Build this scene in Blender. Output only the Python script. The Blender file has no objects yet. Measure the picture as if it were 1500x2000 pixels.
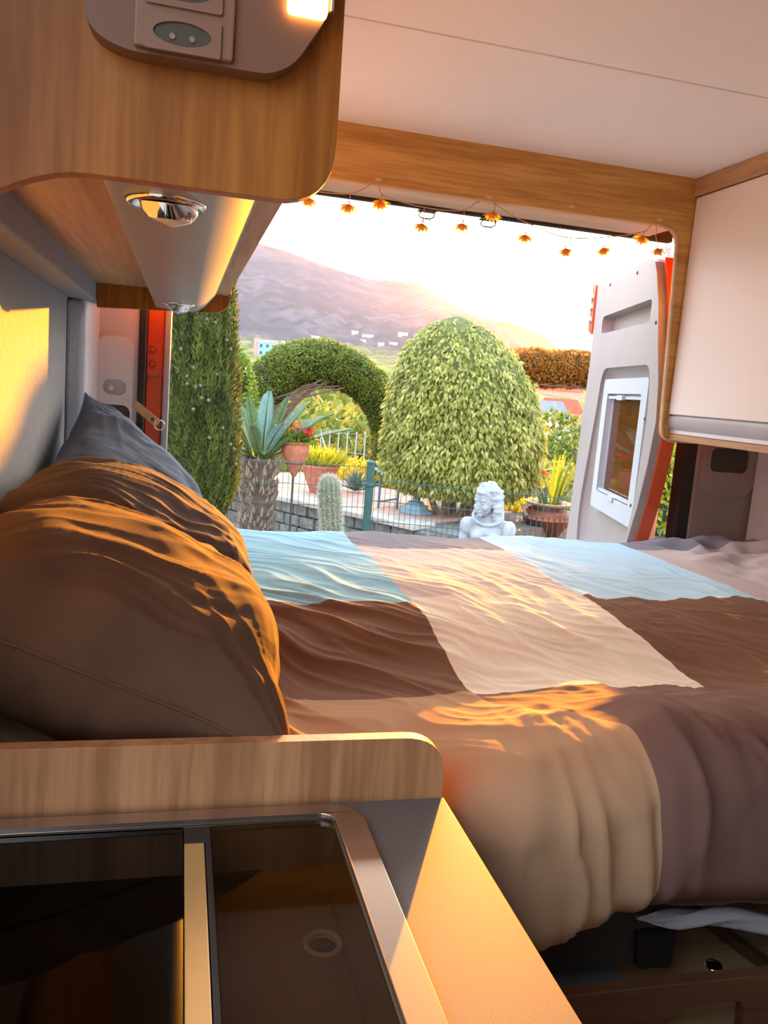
import bpy, bmesh, math, random
import numpy as np
from mathutils import Vector, Matrix
from mathutils.geometry import tessellate_polygon

random.seed(7)
RNG = np.random.default_rng(11)
SC = bpy.context.scene
COL = SC.collection
R = math.radians

# ------------------------------------------------------------------ camera
CAM_POS = Vector((0.0, 0.0, 1.32))
cd = bpy.data.cameras.new('camera')
cd.sensor_fit = 'AUTO'
cd.sensor_width = 36.0
cd.lens = 36.0 * 1586.4 / 2000.0
cd.clip_start = 0.02
cd.clip_end = 20000
cam = bpy.data.objects.new('camera', cd)
COL.objects.link(cam)
cam.matrix_world = (Matrix.Translation(CAM_POS) @ Matrix.Rotation(-0.252036, 4, 'Z') @
                    Matrix.Rotation(-0.150178, 4, 'X') @ Matrix.Rotation(-0.0809505, 4, 'Y') @
                    Matrix.Rotation(math.pi / 2, 4, 'X'))
SC.camera = cam

# ------------------------------------------------------------------ exposure
SC.view_settings.view_transform = 'Standard'
SC.view_settings.look = 'None'
SC.view_settings.gamma = 1.0
SC.view_settings.use_curve_mapping = False
SC.view_settings.exposure = 1.3

# ------------------------------------------------------------------ sun and sky
SUN_AZ, SUN_EL = R(25.5), R(5.75)
SUN = Vector((math.sin(SUN_AZ) * math.cos(SUN_EL), math.cos(SUN_AZ) * math.cos(SUN_EL), math.sin(SUN_EL)))
sl = bpy.data.lights.new('sun', 'SUN')
sl.energy = 15.5
sl.color = (1.0, 0.34, 0.005)
sl.angle = R(0.6)
so = bpy.data.objects.new('sun', sl)
COL.objects.link(so)
so.rotation_euler = (-SUN).to_track_quat('-Z', 'Y').to_euler()

W = bpy.data.worlds.new('evening_sky')
SC.world = W
W.use_nodes = True
nt = W.node_tree
nt.nodes.clear()


def wn(t, **k):
    n = nt.nodes.new(t)
    for a, b in k.items():
        setattr(n, a, b)
    return n


def wmath(op, a, b=None, clamp=False):
    n = wn('ShaderNodeMath', operation=op, use_clamp=clamp)
    for i, v in enumerate((a, b)):
        if v is None:
            continue
        if isinstance(v, (int, float)):
            n.inputs[i].default_value = v
        else:
            nt.links.new(v, n.inputs[i])
    return n.outputs[0]


def wmix(f, a, b, blend='MIX'):
    n = wn('ShaderNodeMix', data_type='RGBA', blend_type=blend)
    for sck, v in ((n.inputs[0], f), (n.inputs[6], a), (n.inputs[7], b)):
        if isinstance(v, (int, float)):
            sck.default_value = v
        elif isinstance(v, tuple):
            sck.default_value = (*v, 1)
        else:
            nt.links.new(v, sck)
    return n.outputs[2]


tc = wn('ShaderNodeTexCoord')
sep = wn('ShaderNodeSeparateXYZ')
nt.links.new(tc.outputs['Generated'], sep.inputs[0])
dt = wn('ShaderNodeVectorMath', operation='DOT_PRODUCT')
nt.links.new(tc.outputs['Generated'], dt.inputs[0])
dt.inputs[1].default_value = SUN
dsun = wmath('MAXIMUM', dt.outputs['Value'], 0.0)
up = wmath('MAXIMUM', sep.outputs['Z'], 0.0)
upr = wmath('POWER', up, 0.55)
base = wmix(upr, (0.98, 0.90, 0.86), (0.50, 0.72, 1.0))
g1 = wmath('MULTIPLY', wmath('POWER', dsun, 5.0), 1.9)
g2 = wmath('MULTIPLY', wmath('POWER', dsun, 60.0), 5.0)
gl1 = wmix(1.0, base, wmix(1.0, (1.0, 0.83, 0.62), g1, 'MULTIPLY'), 'ADD')
gl2 = wmix(1.0, gl1, wmix(1.0, (1.0, 0.86, 0.66), g2, 'MULTIPLY'), 'ADD')
# soft cloud banks
mp = wn('ShaderNodeMapping')
mp.inputs['Scale'].default_value = (1.6, 1.6, 5.5)
mp.inputs['Location'].default_value = (0.35, 0.1, 0.0)
nt.links.new(tc.outputs['Generated'], mp.inputs[0])
nz = wn('ShaderNodeTexNoise')
nz.inputs['Scale'].default_value = 1.7
nz.inputs['Detail'].default_value = 5
nt.links.new(mp.outputs[0], nz.inputs['Vector'])
cl = wn('ShaderNodeMapRange')
cl.inputs[1].default_value = 0.50
cl.inputs[2].default_value = 0.66
nt.links.new(nz.outputs[0], cl.inputs[0])
cf = wmath('MULTIPLY', cl.outputs[0], 0.55)
cloudy = wmix(cf, gl2, wmix(1.0, gl2, (0.45, 0.47, 0.52), 'MULTIPLY'))
below = wmath('GREATER_THAN', 0.0, sep.outputs['Z'])
final = wmix(below, cloudy, (0.20, 0.18, 0.15))
bg = wn('ShaderNodeBackground')
bg.inputs['Strength'].default_value = 2.0
nt.links.new(final, bg.inputs[0])
nt.links.new(bg.outputs[0], wn('ShaderNodeOutputWorld').inputs[0])

# ------------------------------------------------------------------ materials
MATS = {}


def principled(name, color, rough=0.6, metal=0.0, spec=0.5):
    m = bpy.data.materials.new(name)
    m.use_nodes = True
    p = m.node_tree.nodes['Principled BSDF']
    p.inputs['Base Color'].default_value = (*color, 1)
    p.inputs['Roughness'].default_value = rough
    p.inputs['Metallic'].default_value = metal
    p.inputs['Specular IOR Level'].default_value = spec
    return m, m.node_tree, p


def surf(name, c1, c2=None, scale=8.0, stretch=(1, 1, 1), rough=0.6, bump=0.0, bscale=60.0, metal=0.0, spec=0.5, detail=5, lo=0.35, hi=0.65):
    """a material with noisy colour between c1 and c2 and a fine relief"""
    m, t, p = principled(name, c1, rough, metal, spec)
    tcn = t.nodes.new('ShaderNodeTexCoord')
    mpn = t.nodes.new('ShaderNodeMapping')
    mpn.inputs['Scale'].default_value = stretch
    t.links.new(tcn.outputs['Object'], mpn.inputs[0])
    if c2 is not None:
        n = t.nodes.new('ShaderNodeTexNoise')
        n.inputs['Scale'].default_value = scale
        n.inputs['Detail'].default_value = detail
        t.links.new(mpn.outputs[0], n.inputs['Vector'])
        cr = t.nodes.new('ShaderNodeValToRGB')
        cr.color_ramp.elements[0].position = lo
        cr.color_ramp.elements[1].position = hi
        cr.color_ramp.elements[0].color = (*c1, 1)
        cr.color_ramp.elements[1].color = (*c2, 1)
        t.links.new(n.outputs[0], cr.inputs[0])
        t.links.new(cr.outputs[0], p.inputs['Base Color'])
    if bump:
        n2 = t.nodes.new('ShaderNodeTexNoise')
        n2.inputs['Scale'].default_value = bscale
        n2.inputs['Detail'].default_value = 3
        t.links.new(mpn.outputs[0], n2.inputs['Vector'])
        b = t.nodes.new('ShaderNodeBump')
        b.inputs['Strength'].default_value = bump
        b.inputs['Distance'].default_value = 0.01
        t.links.new(n2.outputs[0], b.inputs['Height'])
        t.links.new(b.outputs[0], p.inputs['Normal'])
    MATS[name] = m
    return m


def wood(name, dark, light, axis, rough=0.45):
    """veneer with the grain running along one axis"""
    m, t, p = principled(name, light, rough, 0, 0.35)
    st = [1.0, 1.0, 1.0]
    st[axis] = 0.06
    tcn = t.nodes.new('ShaderNodeTexCoord')
    mpn = t.nodes.new('ShaderNodeMapping')
    mpn.inputs['Scale'].default_value = st
    t.links.new(tcn.outputs['Object'], mpn.inputs[0])
    n = t.nodes.new('ShaderNodeTexNoise')
    n.inputs['Scale'].default_value = 22
    n.inputs['Detail'].default_value = 6
    n.inputs['Distortion'].default_value = 0.6
    t.links.new(mpn.outputs[0], n.inputs['Vector'])
    n2 = t.nodes.new('ShaderNodeTexNoise')
    n2.inputs['Scale'].default_value = 130
    n2.inputs['Detail'].default_value = 3
    t.links.new(mpn.outputs[0], n2.inputs['Vector'])
    mx = t.nodes.new('ShaderNodeMath')
    mx.operation = 'MULTIPLY_ADD'
    mx.inputs[1].default_value = 0.45
    t.links.new(n2.outputs[0], mx.inputs[0])
    ml = t.nodes.new('ShaderNodeMath')
    ml.operation = 'MULTIPLY'
    ml.inputs[1].default_value = 0.62
    t.links.new(n.outputs[0], ml.inputs[0])
    t.links.new(ml.outputs[0], mx.inputs[2])
    cr = t.nodes.new('ShaderNodeValToRGB')
    cr.color_ramp.elements[0].position = 0.42
    cr.color_ramp.elements[1].position = 0.66
    cr.color_ramp.elements[0].color = (*dark, 1)
    cr.color_ramp.elements[1].color = (*light, 1)
    t.links.new(mx.outputs[0], cr.inputs[0])
    t.links.new(cr.outputs[0], p.inputs['Base Color'])
    b = t.nodes.new('ShaderNodeBump')
    b.inputs['Strength'].default_value = 0.12
    b.inputs['Distance'].default_value = 0.002
    t.links.new(n2.outputs[0], b.inputs['Height'])
    t.links.new(b.outputs[0], p.inputs['Normal'])
    MATS[name] = m
    return m


def leafmat(name, c1, c2, trans=0.35, rough=0.45, tcol=None):
    """leaves: colour varies leaf by leaf through the 'tint' attribute, light passes through"""
    m, t, p = principled(name, c1, rough, 0, 0.4)
    at = t.nodes.new('ShaderNodeAttribute')
    at.attribute_name = 'tint'
    cr = t.nodes.new('ShaderNodeValToRGB')
    cr.color_ramp.elements[0].color = (*c1, 1)
    cr.color_ramp.elements[1].color = (*c2, 1)
    t.links.new(at.outputs['Fac'], cr.inputs[0])
    t.links.new(cr.outputs[0], p.inputs['Base Color'])
    tr = t.nodes.new('ShaderNodeBsdfTranslucent')
    if tcol:
        tr.inputs[0].default_value = (*tcol, 1)
    else:
        t.links.new(cr.outputs[0], tr.inputs[0])
    ms = t.nodes.new('ShaderNodeMixShader')
    ms.inputs[0].default_value = trans
    t.links.new(p.outputs[0], ms.inputs[1])
    t.links.new(tr.outputs[0], ms.inputs[2])
    t.links.new(ms.outputs[0], t.nodes['Material Output'].inputs[0])
    MATS[name] = m
    return m


def tintglass(name, tint, ior=1.45):
    """a thin tinted pane: partly see-through, mirror-like at a slant"""
    m = bpy.data.materials.new(name)
    m.use_nodes = True
    t = m.node_tree
    t.nodes.remove(t.nodes['Principled BSDF'])
    tr = t.nodes.new('ShaderNodeBsdfTransparent')
    tr.inputs[0].default_value = (*tint, 1)
    gl = t.nodes.new('ShaderNodeBsdfGlossy')
    gl.inputs['Roughness'].default_value = 0.03
    fr = t.nodes.new('ShaderNodeFresnel')
    fr.inputs[0].default_value = ior
    ms = t.nodes.new('ShaderNodeMixShader')
    ge = t.nodes.new('ShaderNodeNewGeometry')
    inv = t.nodes.new('ShaderNodeMath')
    inv.operation = 'SUBTRACT'
    inv.inputs[0].default_value = 1.0
    t.links.new(ge.outputs['Backfacing'], inv.inputs[1])
    mu = t.nodes.new('ShaderNodeMath')
    mu.operation = 'MULTIPLY'
    t.links.new(fr.outputs[0], mu.inputs[0])
    t.links.new(inv.outputs[0], mu.inputs[1])
    t.links.new(mu.outputs[0], ms.inputs[0])
    t.links.new(tr.outputs[0], ms.inputs[1])
    t.links.new(gl.outputs[0], ms.inputs[2])
    t.links.new(ms.outputs[0], t.nodes['Material Output'].inputs[0])
    MATS[name] = m
    return m


def emis(name, color, strength):
    m = bpy.data.materials.new(name)
    m.use_nodes = True
    p = m.node_tree.nodes['Principled BSDF']
    p.inputs['Base Color'].default_value = (*color, 1)
    p.inputs['Emission Color'].default_value = (*color, 1)
    p.inputs['Emission Strength'].default_value = strength
    MATS[name] = m
    return m


surf('ceiling_white', (0.93, 0.87, 0.82), (0.90, 0.84, 0.79), 3, rough=0.55, bump=0.03, bscale=300)
surf('cabinet_white', (0.80, 0.72, 0.67), (0.77, 0.69, 0.64), 3, rough=0.42)
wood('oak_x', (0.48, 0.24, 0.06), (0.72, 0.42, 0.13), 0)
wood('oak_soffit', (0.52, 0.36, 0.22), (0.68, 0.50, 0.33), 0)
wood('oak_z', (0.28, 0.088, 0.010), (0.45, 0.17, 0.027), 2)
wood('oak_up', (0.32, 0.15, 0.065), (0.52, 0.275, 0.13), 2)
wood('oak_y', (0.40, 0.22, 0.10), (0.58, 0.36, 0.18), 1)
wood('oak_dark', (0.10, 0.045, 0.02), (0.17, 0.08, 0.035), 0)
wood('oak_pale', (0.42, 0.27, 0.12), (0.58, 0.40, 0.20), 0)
surf('plastic_grey', (0.68, 0.67, 0.68), (0.64, 0.63, 0.64), 4, rough=0.5, bump=0.15, bscale=700)
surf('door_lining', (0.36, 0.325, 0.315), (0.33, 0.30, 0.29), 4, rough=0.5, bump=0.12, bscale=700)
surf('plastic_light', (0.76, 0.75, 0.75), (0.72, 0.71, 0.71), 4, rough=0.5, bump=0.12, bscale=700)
surf('plastic_mauve', (0.34, 0.26, 0.24), (0.31, 0.24, 0.22), 4, rough=0.55, bump=0.15, bscale=700)
surf('felt_grey', (0.32, 0.335, 0.36), (0.28, 0.295, 0.32), 90, rough=0.95, bump=0.25, bscale=900)
surf('rail_grey', (0.42, 0.40, 0.42), (0.40, 0.38, 0.40), 5, rough=0.35)
surf('alu_grey', (0.42, 0.40, 0.38), (0.38, 0.36, 0.35), 3, rough=0.38, metal=0.35)
surf('panel_brown', (0.22, 0.105, 0.06), (0.20, 0.095, 0.055), 4, rough=0.5)
surf('panel_brown_light', (0.28, 0.145, 0.09), (0.26, 0.135, 0.085), 4, rough=0.45)
surf('socket_dark', (0.09, 0.07, 0.05), (0.07, 0.055, 0.04), 4, rough=0.45)
surf('rubber', (0.022, 0.017, 0.015), (0.03, 0.024, 0.02), 20, rough=0.8)
surf('van_paint', (0.62, 0.085, 0.015), (0.58, 0.075, 0.013), 2, rough=0.25)
surf('worktop', (0.115, 0.10, 0.095), (0.19, 0.17, 0.16), 900, rough=0.58, spec=0.28, bump=0.03, bscale=900, lo=0.3, hi=0.7)
surf('steel', (0.50, 0.42, 0.36), (0.46, 0.39, 0.33), 6, rough=0.25, metal=0.9)
surf('steel_dark', (0.17, 0.125, 0.075), (0.15, 0.11, 0.066), 6, rough=0.55, metal=0.0)
surf('gleam_strip', (0.62, 0.44, 0.18), (0.56, 0.40, 0.16), 40, stretch=(1, 0.1, 1), rough=0.4, metal=0.4)  # pale metal strip, its golden gleam put into the colour
surf('chrome', (0.85, 0.84, 0.83), None, rough=0.08, metal=1.0)
surf('black', (0.012, 0.010, 0.010), (0.016, 0.013, 0.012), 9, rough=0.6)
surf('lens_white', (0.75, 0.68, 0.64), None, rough=0.25)
surf('white_plastic', (0.52, 0.57, 0.62), (0.50, 0.55, 0.60), 5, rough=0.4)
surf('leather', (0.72, 0.44, 0.22), (0.62, 0.36, 0.18), 60, rough=0.6, bump=0.2, bscale=400)
surf('sheet_white', (0.58, 0.58, 0.62), (0.52, 0.52, 0.56), 12, rough=0.9, bump=0.2, bscale=500)
surf('pillow_brown', (0.125, 0.07, 0.042), (0.105, 0.06, 0.036), 16, rough=0.95, spec=0.08, bump=0.12, bscale=700)
surf('pillow_mauve_shaded', (0.125, 0.098, 0.094), (0.105, 0.083, 0.080), 16, rough=0.95, spec=0.08, bump=0.12, bscale=700)  # mauve, greyed further to stand in for less sun on this pillow
surf('pillow_blue', (0.15, 0.19, 0.25), (0.12, 0.155, 0.21), 16, rough=0.95, spec=0.08, bump=0.12, bscale=700)
surf('frame_dark', (0.055, 0.045, 0.04), (0.065, 0.052, 0.046), 20, rough=0.6)
surf('terracotta', (0.56, 0.21, 0.12), (0.44, 0.15, 0.085), 18, rough=0.85, bump=0.3, bscale=90)
surf('urn_red', (0.30, 0.085, 0.045), (0.22, 0.055, 0.03), 16, rough=0.55)
surf('urn_dark', (0.06, 0.03, 0.03), (0.08, 0.04, 0.035), 16, rough=0.5)
surf('urn_pale', (0.62, 0.52, 0.42), (0.54, 0.44, 0.35), 16, rough=0.6)
surf('soil', (0.06, 0.04, 0.028), (0.10, 0.07, 0.05), 30, rough=1, bump=0.6, bscale=60)
surf('statue_white', (0.38, 0.43, 0.46), (0.28, 0.31, 0.33), 14, rough=0.75, bump=0.15, bscale=120)
surf('fence_green', (0.03, 0.10, 0.085), (0.025, 0.08, 0.07), 20, rough=0.5)
surf('stone_grey', (0.13, 0.12, 0.11), (0.24, 0.22, 0.20), 14, rough=0.95, bump=0.8, bscale=40)
surf('coping', (0.52, 0.45, 0.38), (0.40, 0.33, 0.27), 5, rough=0.9, bump=0.3, bscale=60)
surf('tile_pink', (0.55, 0.36, 0.28), (0.47, 0.29, 0.22), 5, rough=0.8, bump=0.2, bscale=80)
surf('tile_orange', (0.66, 0.25, 0.08), (0.55, 0.20, 0.06), 5, rough=0.75, bump=0.2, bscale=80)
surf('bark', (0.22, 0.15, 0.10), (0.36, 0.27, 0.19), 14, stretch=(1, 1, 0.25), rough=0.95, bump=0.8, bscale=50)
surf('bark_dark', (0.10, 0.06, 0.035), (0.17, 0.11, 0.07), 14, rough=0.95, bump=0.8, bscale=50)
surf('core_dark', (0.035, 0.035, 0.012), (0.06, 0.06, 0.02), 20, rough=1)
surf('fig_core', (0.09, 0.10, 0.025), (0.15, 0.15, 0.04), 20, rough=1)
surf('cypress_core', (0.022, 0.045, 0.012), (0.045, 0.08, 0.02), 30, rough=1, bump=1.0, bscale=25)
surf('cone_grey', (0.17, 0.18, 0.12), (0.11, 0.125, 0.075), 40, rough=0.9)
surf('blue_post', (0.10, 0.17, 0.26), (0.08, 0.14, 0.22), 12, rough=0.5)
surf('blue_base', (0.24, 0.36, 0.42), (0.20, 0.30, 0.36), 12, rough=0.6)
surf('petal_red', (0.80, 0.02, 0.02), (0.60, 0.012, 0.012), 50, rough=0.6)
surf('petal_orange', (0.85, 0.16, 0.05), (0.75, 0.10, 0.03), 50, rough=0.6)
surf('petal_pink', (0.82, 0.50, 0.42), (0.75, 0.40, 0.34), 50, rough=0.6)
surf('petal_yellow', (0.95, 0.62, 0.03), (0.90, 0.45, 0.02), 50, rough=0.6)
surf('house_blue', (0.25, 0.62, 0.80), (0.22, 0.56, 0.74), 1, rough=0.8)
surf('house_white', (0.85, 0.84, 0.84), (0.78, 0.77, 0.77), 1, rough=0.8)
surf('house_pink', (0.80, 0.35, 0.28), (0.72, 0.30, 0.24), 1, rough=0.8)
surf('roof_red', (0.58, 0.15, 0.10), (0.45, 0.11, 0.08), 1, rough=0.8)
surf('roof_grey', (0.32, 0.36, 0.42), (0.27, 0.31, 0.36), 1, rough=0.7)
surf('window_dark', (0.03, 0.035, 0.045), None, rough=0.2)
surf('cactus_green', (0.11, 0.15, 0.08), (0.16, 0.20, 0.12), 30, rough=0.8)
surf('cactus_hair', (0.62, 0.56, 0.46), (0.52, 0.46, 0.38), 30, rough=0.9)
surf('gravel', (0.16, 0.13, 0.10), (0.26, 0.21, 0.17), 40, rough=1, bump=0.8, bscale=80)
surf('wire_copper', (0.62, 0.38, 0.20), (0.56, 0.34, 0.18), 30, rough=0.45, metal=0.3)
surf('hook_clear', (0.70, 0.55, 0.40), None, rough=0.2)
surf('floor_vinyl', (0.30, 0.25, 0.20), (0.24, 0.20, 0.16), 6, stretch=(1, 0.1, 1), rough=0.6)
leafmat('straw_flower', (0.85, 0.50, 0.11), (0.80, 0.42, 0.07), 0.62, 0.8)
surf('drain_metal', (0.50, 0.45, 0.39), None, rough=0.4)
leafmat('fig_leaf', (0.17, 0.21, 0.02), (0.58, 0.54, 0.14), 0.36, 0.35)
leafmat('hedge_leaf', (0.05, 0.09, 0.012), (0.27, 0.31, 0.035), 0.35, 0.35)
leafmat('hedge_glare', (0.30, 0.12, 0.012), (0.60, 0.25, 0.03), 0.5, 0.4)  # orange of the sun's glare put into the leaf colour
leafmat('cypress_leaf', (0.030, 0.052, 0.008), (0.15, 0.175, 0.025), 0.25, 0.6)
leafmat('bright_leaf', (0.13, 0.24, 0.02), (0.36, 0.42, 0.04), 0.45, 0.4)
leafmat('cycad_leaf', (0.10, 0.15, 0.025), (0.20, 0.35, 0.33), 0.25, 0.3)  # blue green end stands in for sky light on the fronds
leafmat('yellow_leaf', (0.28, 0.34, 0.02), (0.75, 0.60, 0.03), 0.5, 0.4)
leafmat('field_leaf', (0.09, 0.14, 0.025), (0.34, 0.33, 0.06), 0.35, 0.6)
leafmat('agave_leaf', (0.14, 0.20, 0.17), (0.24, 0.30, 0.26), 0.2, 0.5)
tintglass('glass_smoke', (0.66, 0.56, 0.42))
tintglass('glass_black', (0.10, 0.06, 0.04))
tintglass('glass_window', (0.75, 0.58, 0.42))
emis('lamp_glow', (1.0, 0.50, 0.10), 9.0)

# ------------------------------------------------------------------ scene helpers
ORIGIN = {}


def tag(o, label=None, cat=None, group=None, kind=None):
    if label:
        o['label'] = label
    if cat:
        o['category'] = cat
    if group:
        o['group'] = group
    if kind:
        o['kind'] = kind
    return o


def thing(name, label, cat, loc=(0, 0, 0), group=None, kind=None):
    o = bpy.data.objects.new(name, None)
    o.empty_display_size = 0.1
    COL.objects.link(o)
    o.location = loc
    ORIGIN[o.name] = Vector(loc)
    return tag(o, label, cat, group, kind)


def link_mesh(name, me, mat, parent=None, loc=(0, 0, 0)):
    o = bpy.data.objects.new(name, me)
    COL.objects.link(o)
    o.location = loc
    if mat is not None and not me.materials:
        me.materials.append(MATS[mat] if isinstance(mat, str) else mat)
    if parent is not None:
        o.parent = parent
        ORIGIN[o.name] = ORIGIN[parent.name] + Vector(loc)
    else:
        ORIGIN[o.name] = Vector(loc)
    return o


class G:
    """collects geometry in world coordinates"""

    def __init__(s):
        s.v = []
        s.f = []

    def add(s, V, F):
        n = len(s.v)
        s.v.extend([tuple(p) for p in V])
        s.f.extend([tuple(i + n for i in q) for q in F])
        return s

    def box(s, a, b):
        x0, y0, z0 = a
        x1, y1, z1 = b
        return s.add([(x0, y0, z0), (x1, y0, z0), (x1, y1, z0), (x0, y1, z0), (x0, y0, z1), (x1, y0, z1), (x1, y1, z1), (x0, y1, z1)],
                     [(0, 3, 2, 1), (4, 5, 6, 7), (0, 1, 5, 4), (1, 2, 6, 5), (2, 3, 7, 6), (3, 0, 4, 7)])

    def obox(s, c, u, v, n, h):
        c, u, v, n = map(Vector, (c, u, v, n))
        P = []
        for k in (-1, 1):
            for a, b in ((-1, -1), (1, -1), (1, 1), (-1, 1)):
                P.append(c + u * a * h[0] + v * b * h[1] + n * k * h[2])
        return s.add(P, [(0, 3, 2, 1), (4, 5, 6, 7), (0, 1, 5, 4), (1, 2, 6, 5), (2, 3, 7, 6), (3, 0, 4, 7)])

    def tube(s, pts, r, n=8, cap=True):
        pts = [Vector(p) for p in pts]
        rs = r if isinstance(r, (list, tuple)) else [r] * len(pts)
        V, F = [], []
        prev = None
        for i, p in enumerate(pts):
            d = (pts[min(i + 1, len(pts) - 1)] - pts[max(i - 1, 0)]).normalized()
            if prev is None:
                a = d.orthogonal().normalized()
            else:
                a = (prev - d * prev.dot(d))
                a = a.normalized() if a.length > 1e-6 else d.orthogonal().normalized()
            prev = a
            b = d.cross(a)
            for k in range(n):
                t = 2 * math.pi * k / n
                V.append(p + (a * math.cos(t) + b * math.sin(t)) * rs[i])
        for i in range(len(pts) - 1):
            for k in range(n):
                F.append((i * n + k, i * n + (k + 1) % n, (i + 1) * n + (k + 1) % n, (i + 1) * n + k))
        if cap:
            F.append(tuple(range(n))[::-1])
            F.append(tuple((len(pts) - 1) * n + k for k in range(n)))
        return s.add(V, F)

    def lathe(s, prof, c=(0, 0, 0), n=24, axis=None, u=None, closed=False):
        """prof: (radius, height) along axis"""
        c = Vector(c)
        ax = Vector(axis).normalized() if axis is not None else Vector((0, 0, 1))
        a = Vector(u).normalized() if u is not None else (Vector((1, 0, 0)) if abs(ax.z) > 0.9 else ax.orthogonal().normalized())
        b = ax.cross(a)
        V, F = [], []
        for r, h in prof:
            for k in range(n):
                t = 2 * math.pi * k / n
                V.append(c + ax * h + (a * math.cos(t) + b * math.sin(t)) * r)
        for i in range(len(prof) - 1):
            for k in range(n):
                F.append((i * n + k, i * n + (k + 1) % n, (i + 1) * n + (k + 1) % n, (i + 1) * n + k))
        return s.add(V, F)

    def ell(s, c, r, n=16, m=10, M=None):
        c = Vector(c)
        V, F = [], []
        for i in range(m + 1):
            th = math.pi * i / m
            for k in range(n):
                t = 2 * math.pi * k / n
                p = Vector((r[0] * math.sin(th) * math.cos(t), r[1] * math.sin(th) * math.sin(t), r[2] * math.cos(th)))
                if M is not None:
                    p = M @ p
                V.append(c + p)
        for i in range(m):
            for k in range(n):
                F.append((i * n + k, (i + 1) * n + k, (i + 1) * n + (k + 1) % n, i * n + (k + 1) % n))
        return s.add(V, F)

    def prism(s, outer, frame, t0, t1, holes=()):
        """flat plate: 2-D outline with holes in frame (o,u,v,n), from n=t0 to n=t1"""
        o, u, v, n = map(Vector, frame)
        loops = [list(outer)] + [list(h) for h in holes]
        flat = [p for l in loops for p in l]
        tris = tessellate_polygon([[Vector((p[0], p[1], 0)) for p in l] for l in loops])
        N = len(flat)
        V = [o + u * p[0] + v * p[1] + n * t for t in (t0, t1) for p in flat]
        F = []
        for a, b, c in tris:
            ar = (flat[b][0] - flat[a][0]) * (flat[c][1] - flat[a][1]) - (flat[c][0] - flat[a][0]) * (flat[b][1] - flat[a][1])
            if abs(ar) < 1e-12:
                continue
            if ar < 0:
                b, c = c, b
            F.append((a + N, b + N, c + N))
            F.append((a, c, b))
        k = 0
        for l in loops:
            m = len(l)
            for i in range(m):
                j = (i + 1) % m
                F.append((k + i, k + j, k + j + N, k + i + N))
            k += m
        return s.add(V, F)

    def build(s, name, mat, parent=None, loc=None, smooth=False, bevel=0.0, seg=2, weld=False, autos=None):
        org = ORIGIN[parent.name] if parent is not None else Vector(loc or (0, 0, 0))
        me = bpy.data.meshes.new(name)
        me.from_pydata([(x - org.x, y - org.y, z - org.z) for x, y, z in s.v], [], s.f)
        bm = bmesh.new()
        bm.from_mesh(me)
        if weld:
            bmesh.ops.remove_doubles(bm, verts=bm.verts, dist=1e-5)
        bmesh.ops.recalc_face_normals(bm, faces=bm.faces)
        bm.to_mesh(me)
        bm.free()
        if smooth:
            me.polygons.foreach_set('use_smooth', [True] * len(me.polygons))
        o = link_mesh(name, me, mat, parent, (0, 0, 0) if parent is not None else org)
        if autos:
            me.polygons.foreach_set('use_smooth', [True] * len(me.polygons))
            me.set_sharp_from_angle(angle=R(autos))
        if bevel:
            md = o.modifiers.new('bevel', 'BEVEL')
            md.width = bevel
            md.segments = seg
            md.limit_method = 'ANGLE'
            md.angle_limit = R(35)
            md.harden_normals = False
        return o


def rrect(x0, y0, x1, y1, r, n=6):
    """rounded rectangle; r is one radius or four (lower left, lower right, upper right, upper left)"""
    rs = r if isinstance(r, (list, tuple)) else [r] * 4
    out = []
    for (cx, cy, sx, sy, a0), q in zip(((x0, y0, 1, 1, 180), (x1, y0, -1, 1, 270), (x1, y1, -1, -1, 0), (x0, y1, 1, -1, 90)), rs):
        if q <= 0:
            out.append((cx, cy))
            continue
        for k in range(n + 1):
            a = R(a0 + 90 * k / n)
            out.append((cx + sx * q + q * math.cos(a), cy + sy * q + q * math.sin(a)))
    return out


def roundpoly(pts, r, n=5):
    """round the corners of a polygon"""
    out = []
    m = len(pts)
    rs = r if isinstance(r, (list, tuple)) else [r] * m
    for i in range(m):
        p0, p, p1 = Vector(pts[i - 1]), Vector(pts[i]), Vector(pts[(i + 1) % m])
        q = min(rs[i], (p0 - p).length * 0.49, (p1 - p).length * 0.49)
        if q <= 1e-6:
            out.append(tuple(p))
            continue
        a = p + (p0 - p).normalized() * q
        b = p + (p1 - p).normalized() * q
        for k in range(n + 1):
            t = k / n
            w = a * (1 - t) ** 2 + p * 2 * t * (1 - t) + b * t * t
            out.append((w.x, w.y))
    return out


XZ = lambda y: ((0, y, 0), (1, 0, 0), (0, 0, 1), (0, -1, 0))       # plates facing the camera (n towards -y)
YZ = lambda x: ((x, 0, 0), (0, 1, 0), (0, 0, 1), (-1, 0, 0))       # plates facing -x
XY = lambda z: ((0, 0, z), (1, 0, 0), (0, 1, 0), (0, 0, 1))


def struct(o, label=None):
    o['kind'] = 'structure'
    if label:
        o['label'] = label
    return o


# numeric gradient noise
_P = np.random.default_rng(3).permutation(512)
_GR = np.random.default_rng(4).normal(size=(512, 3))
_GR /= np.linalg.norm(_GR, axis=1)[:, None]


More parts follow.
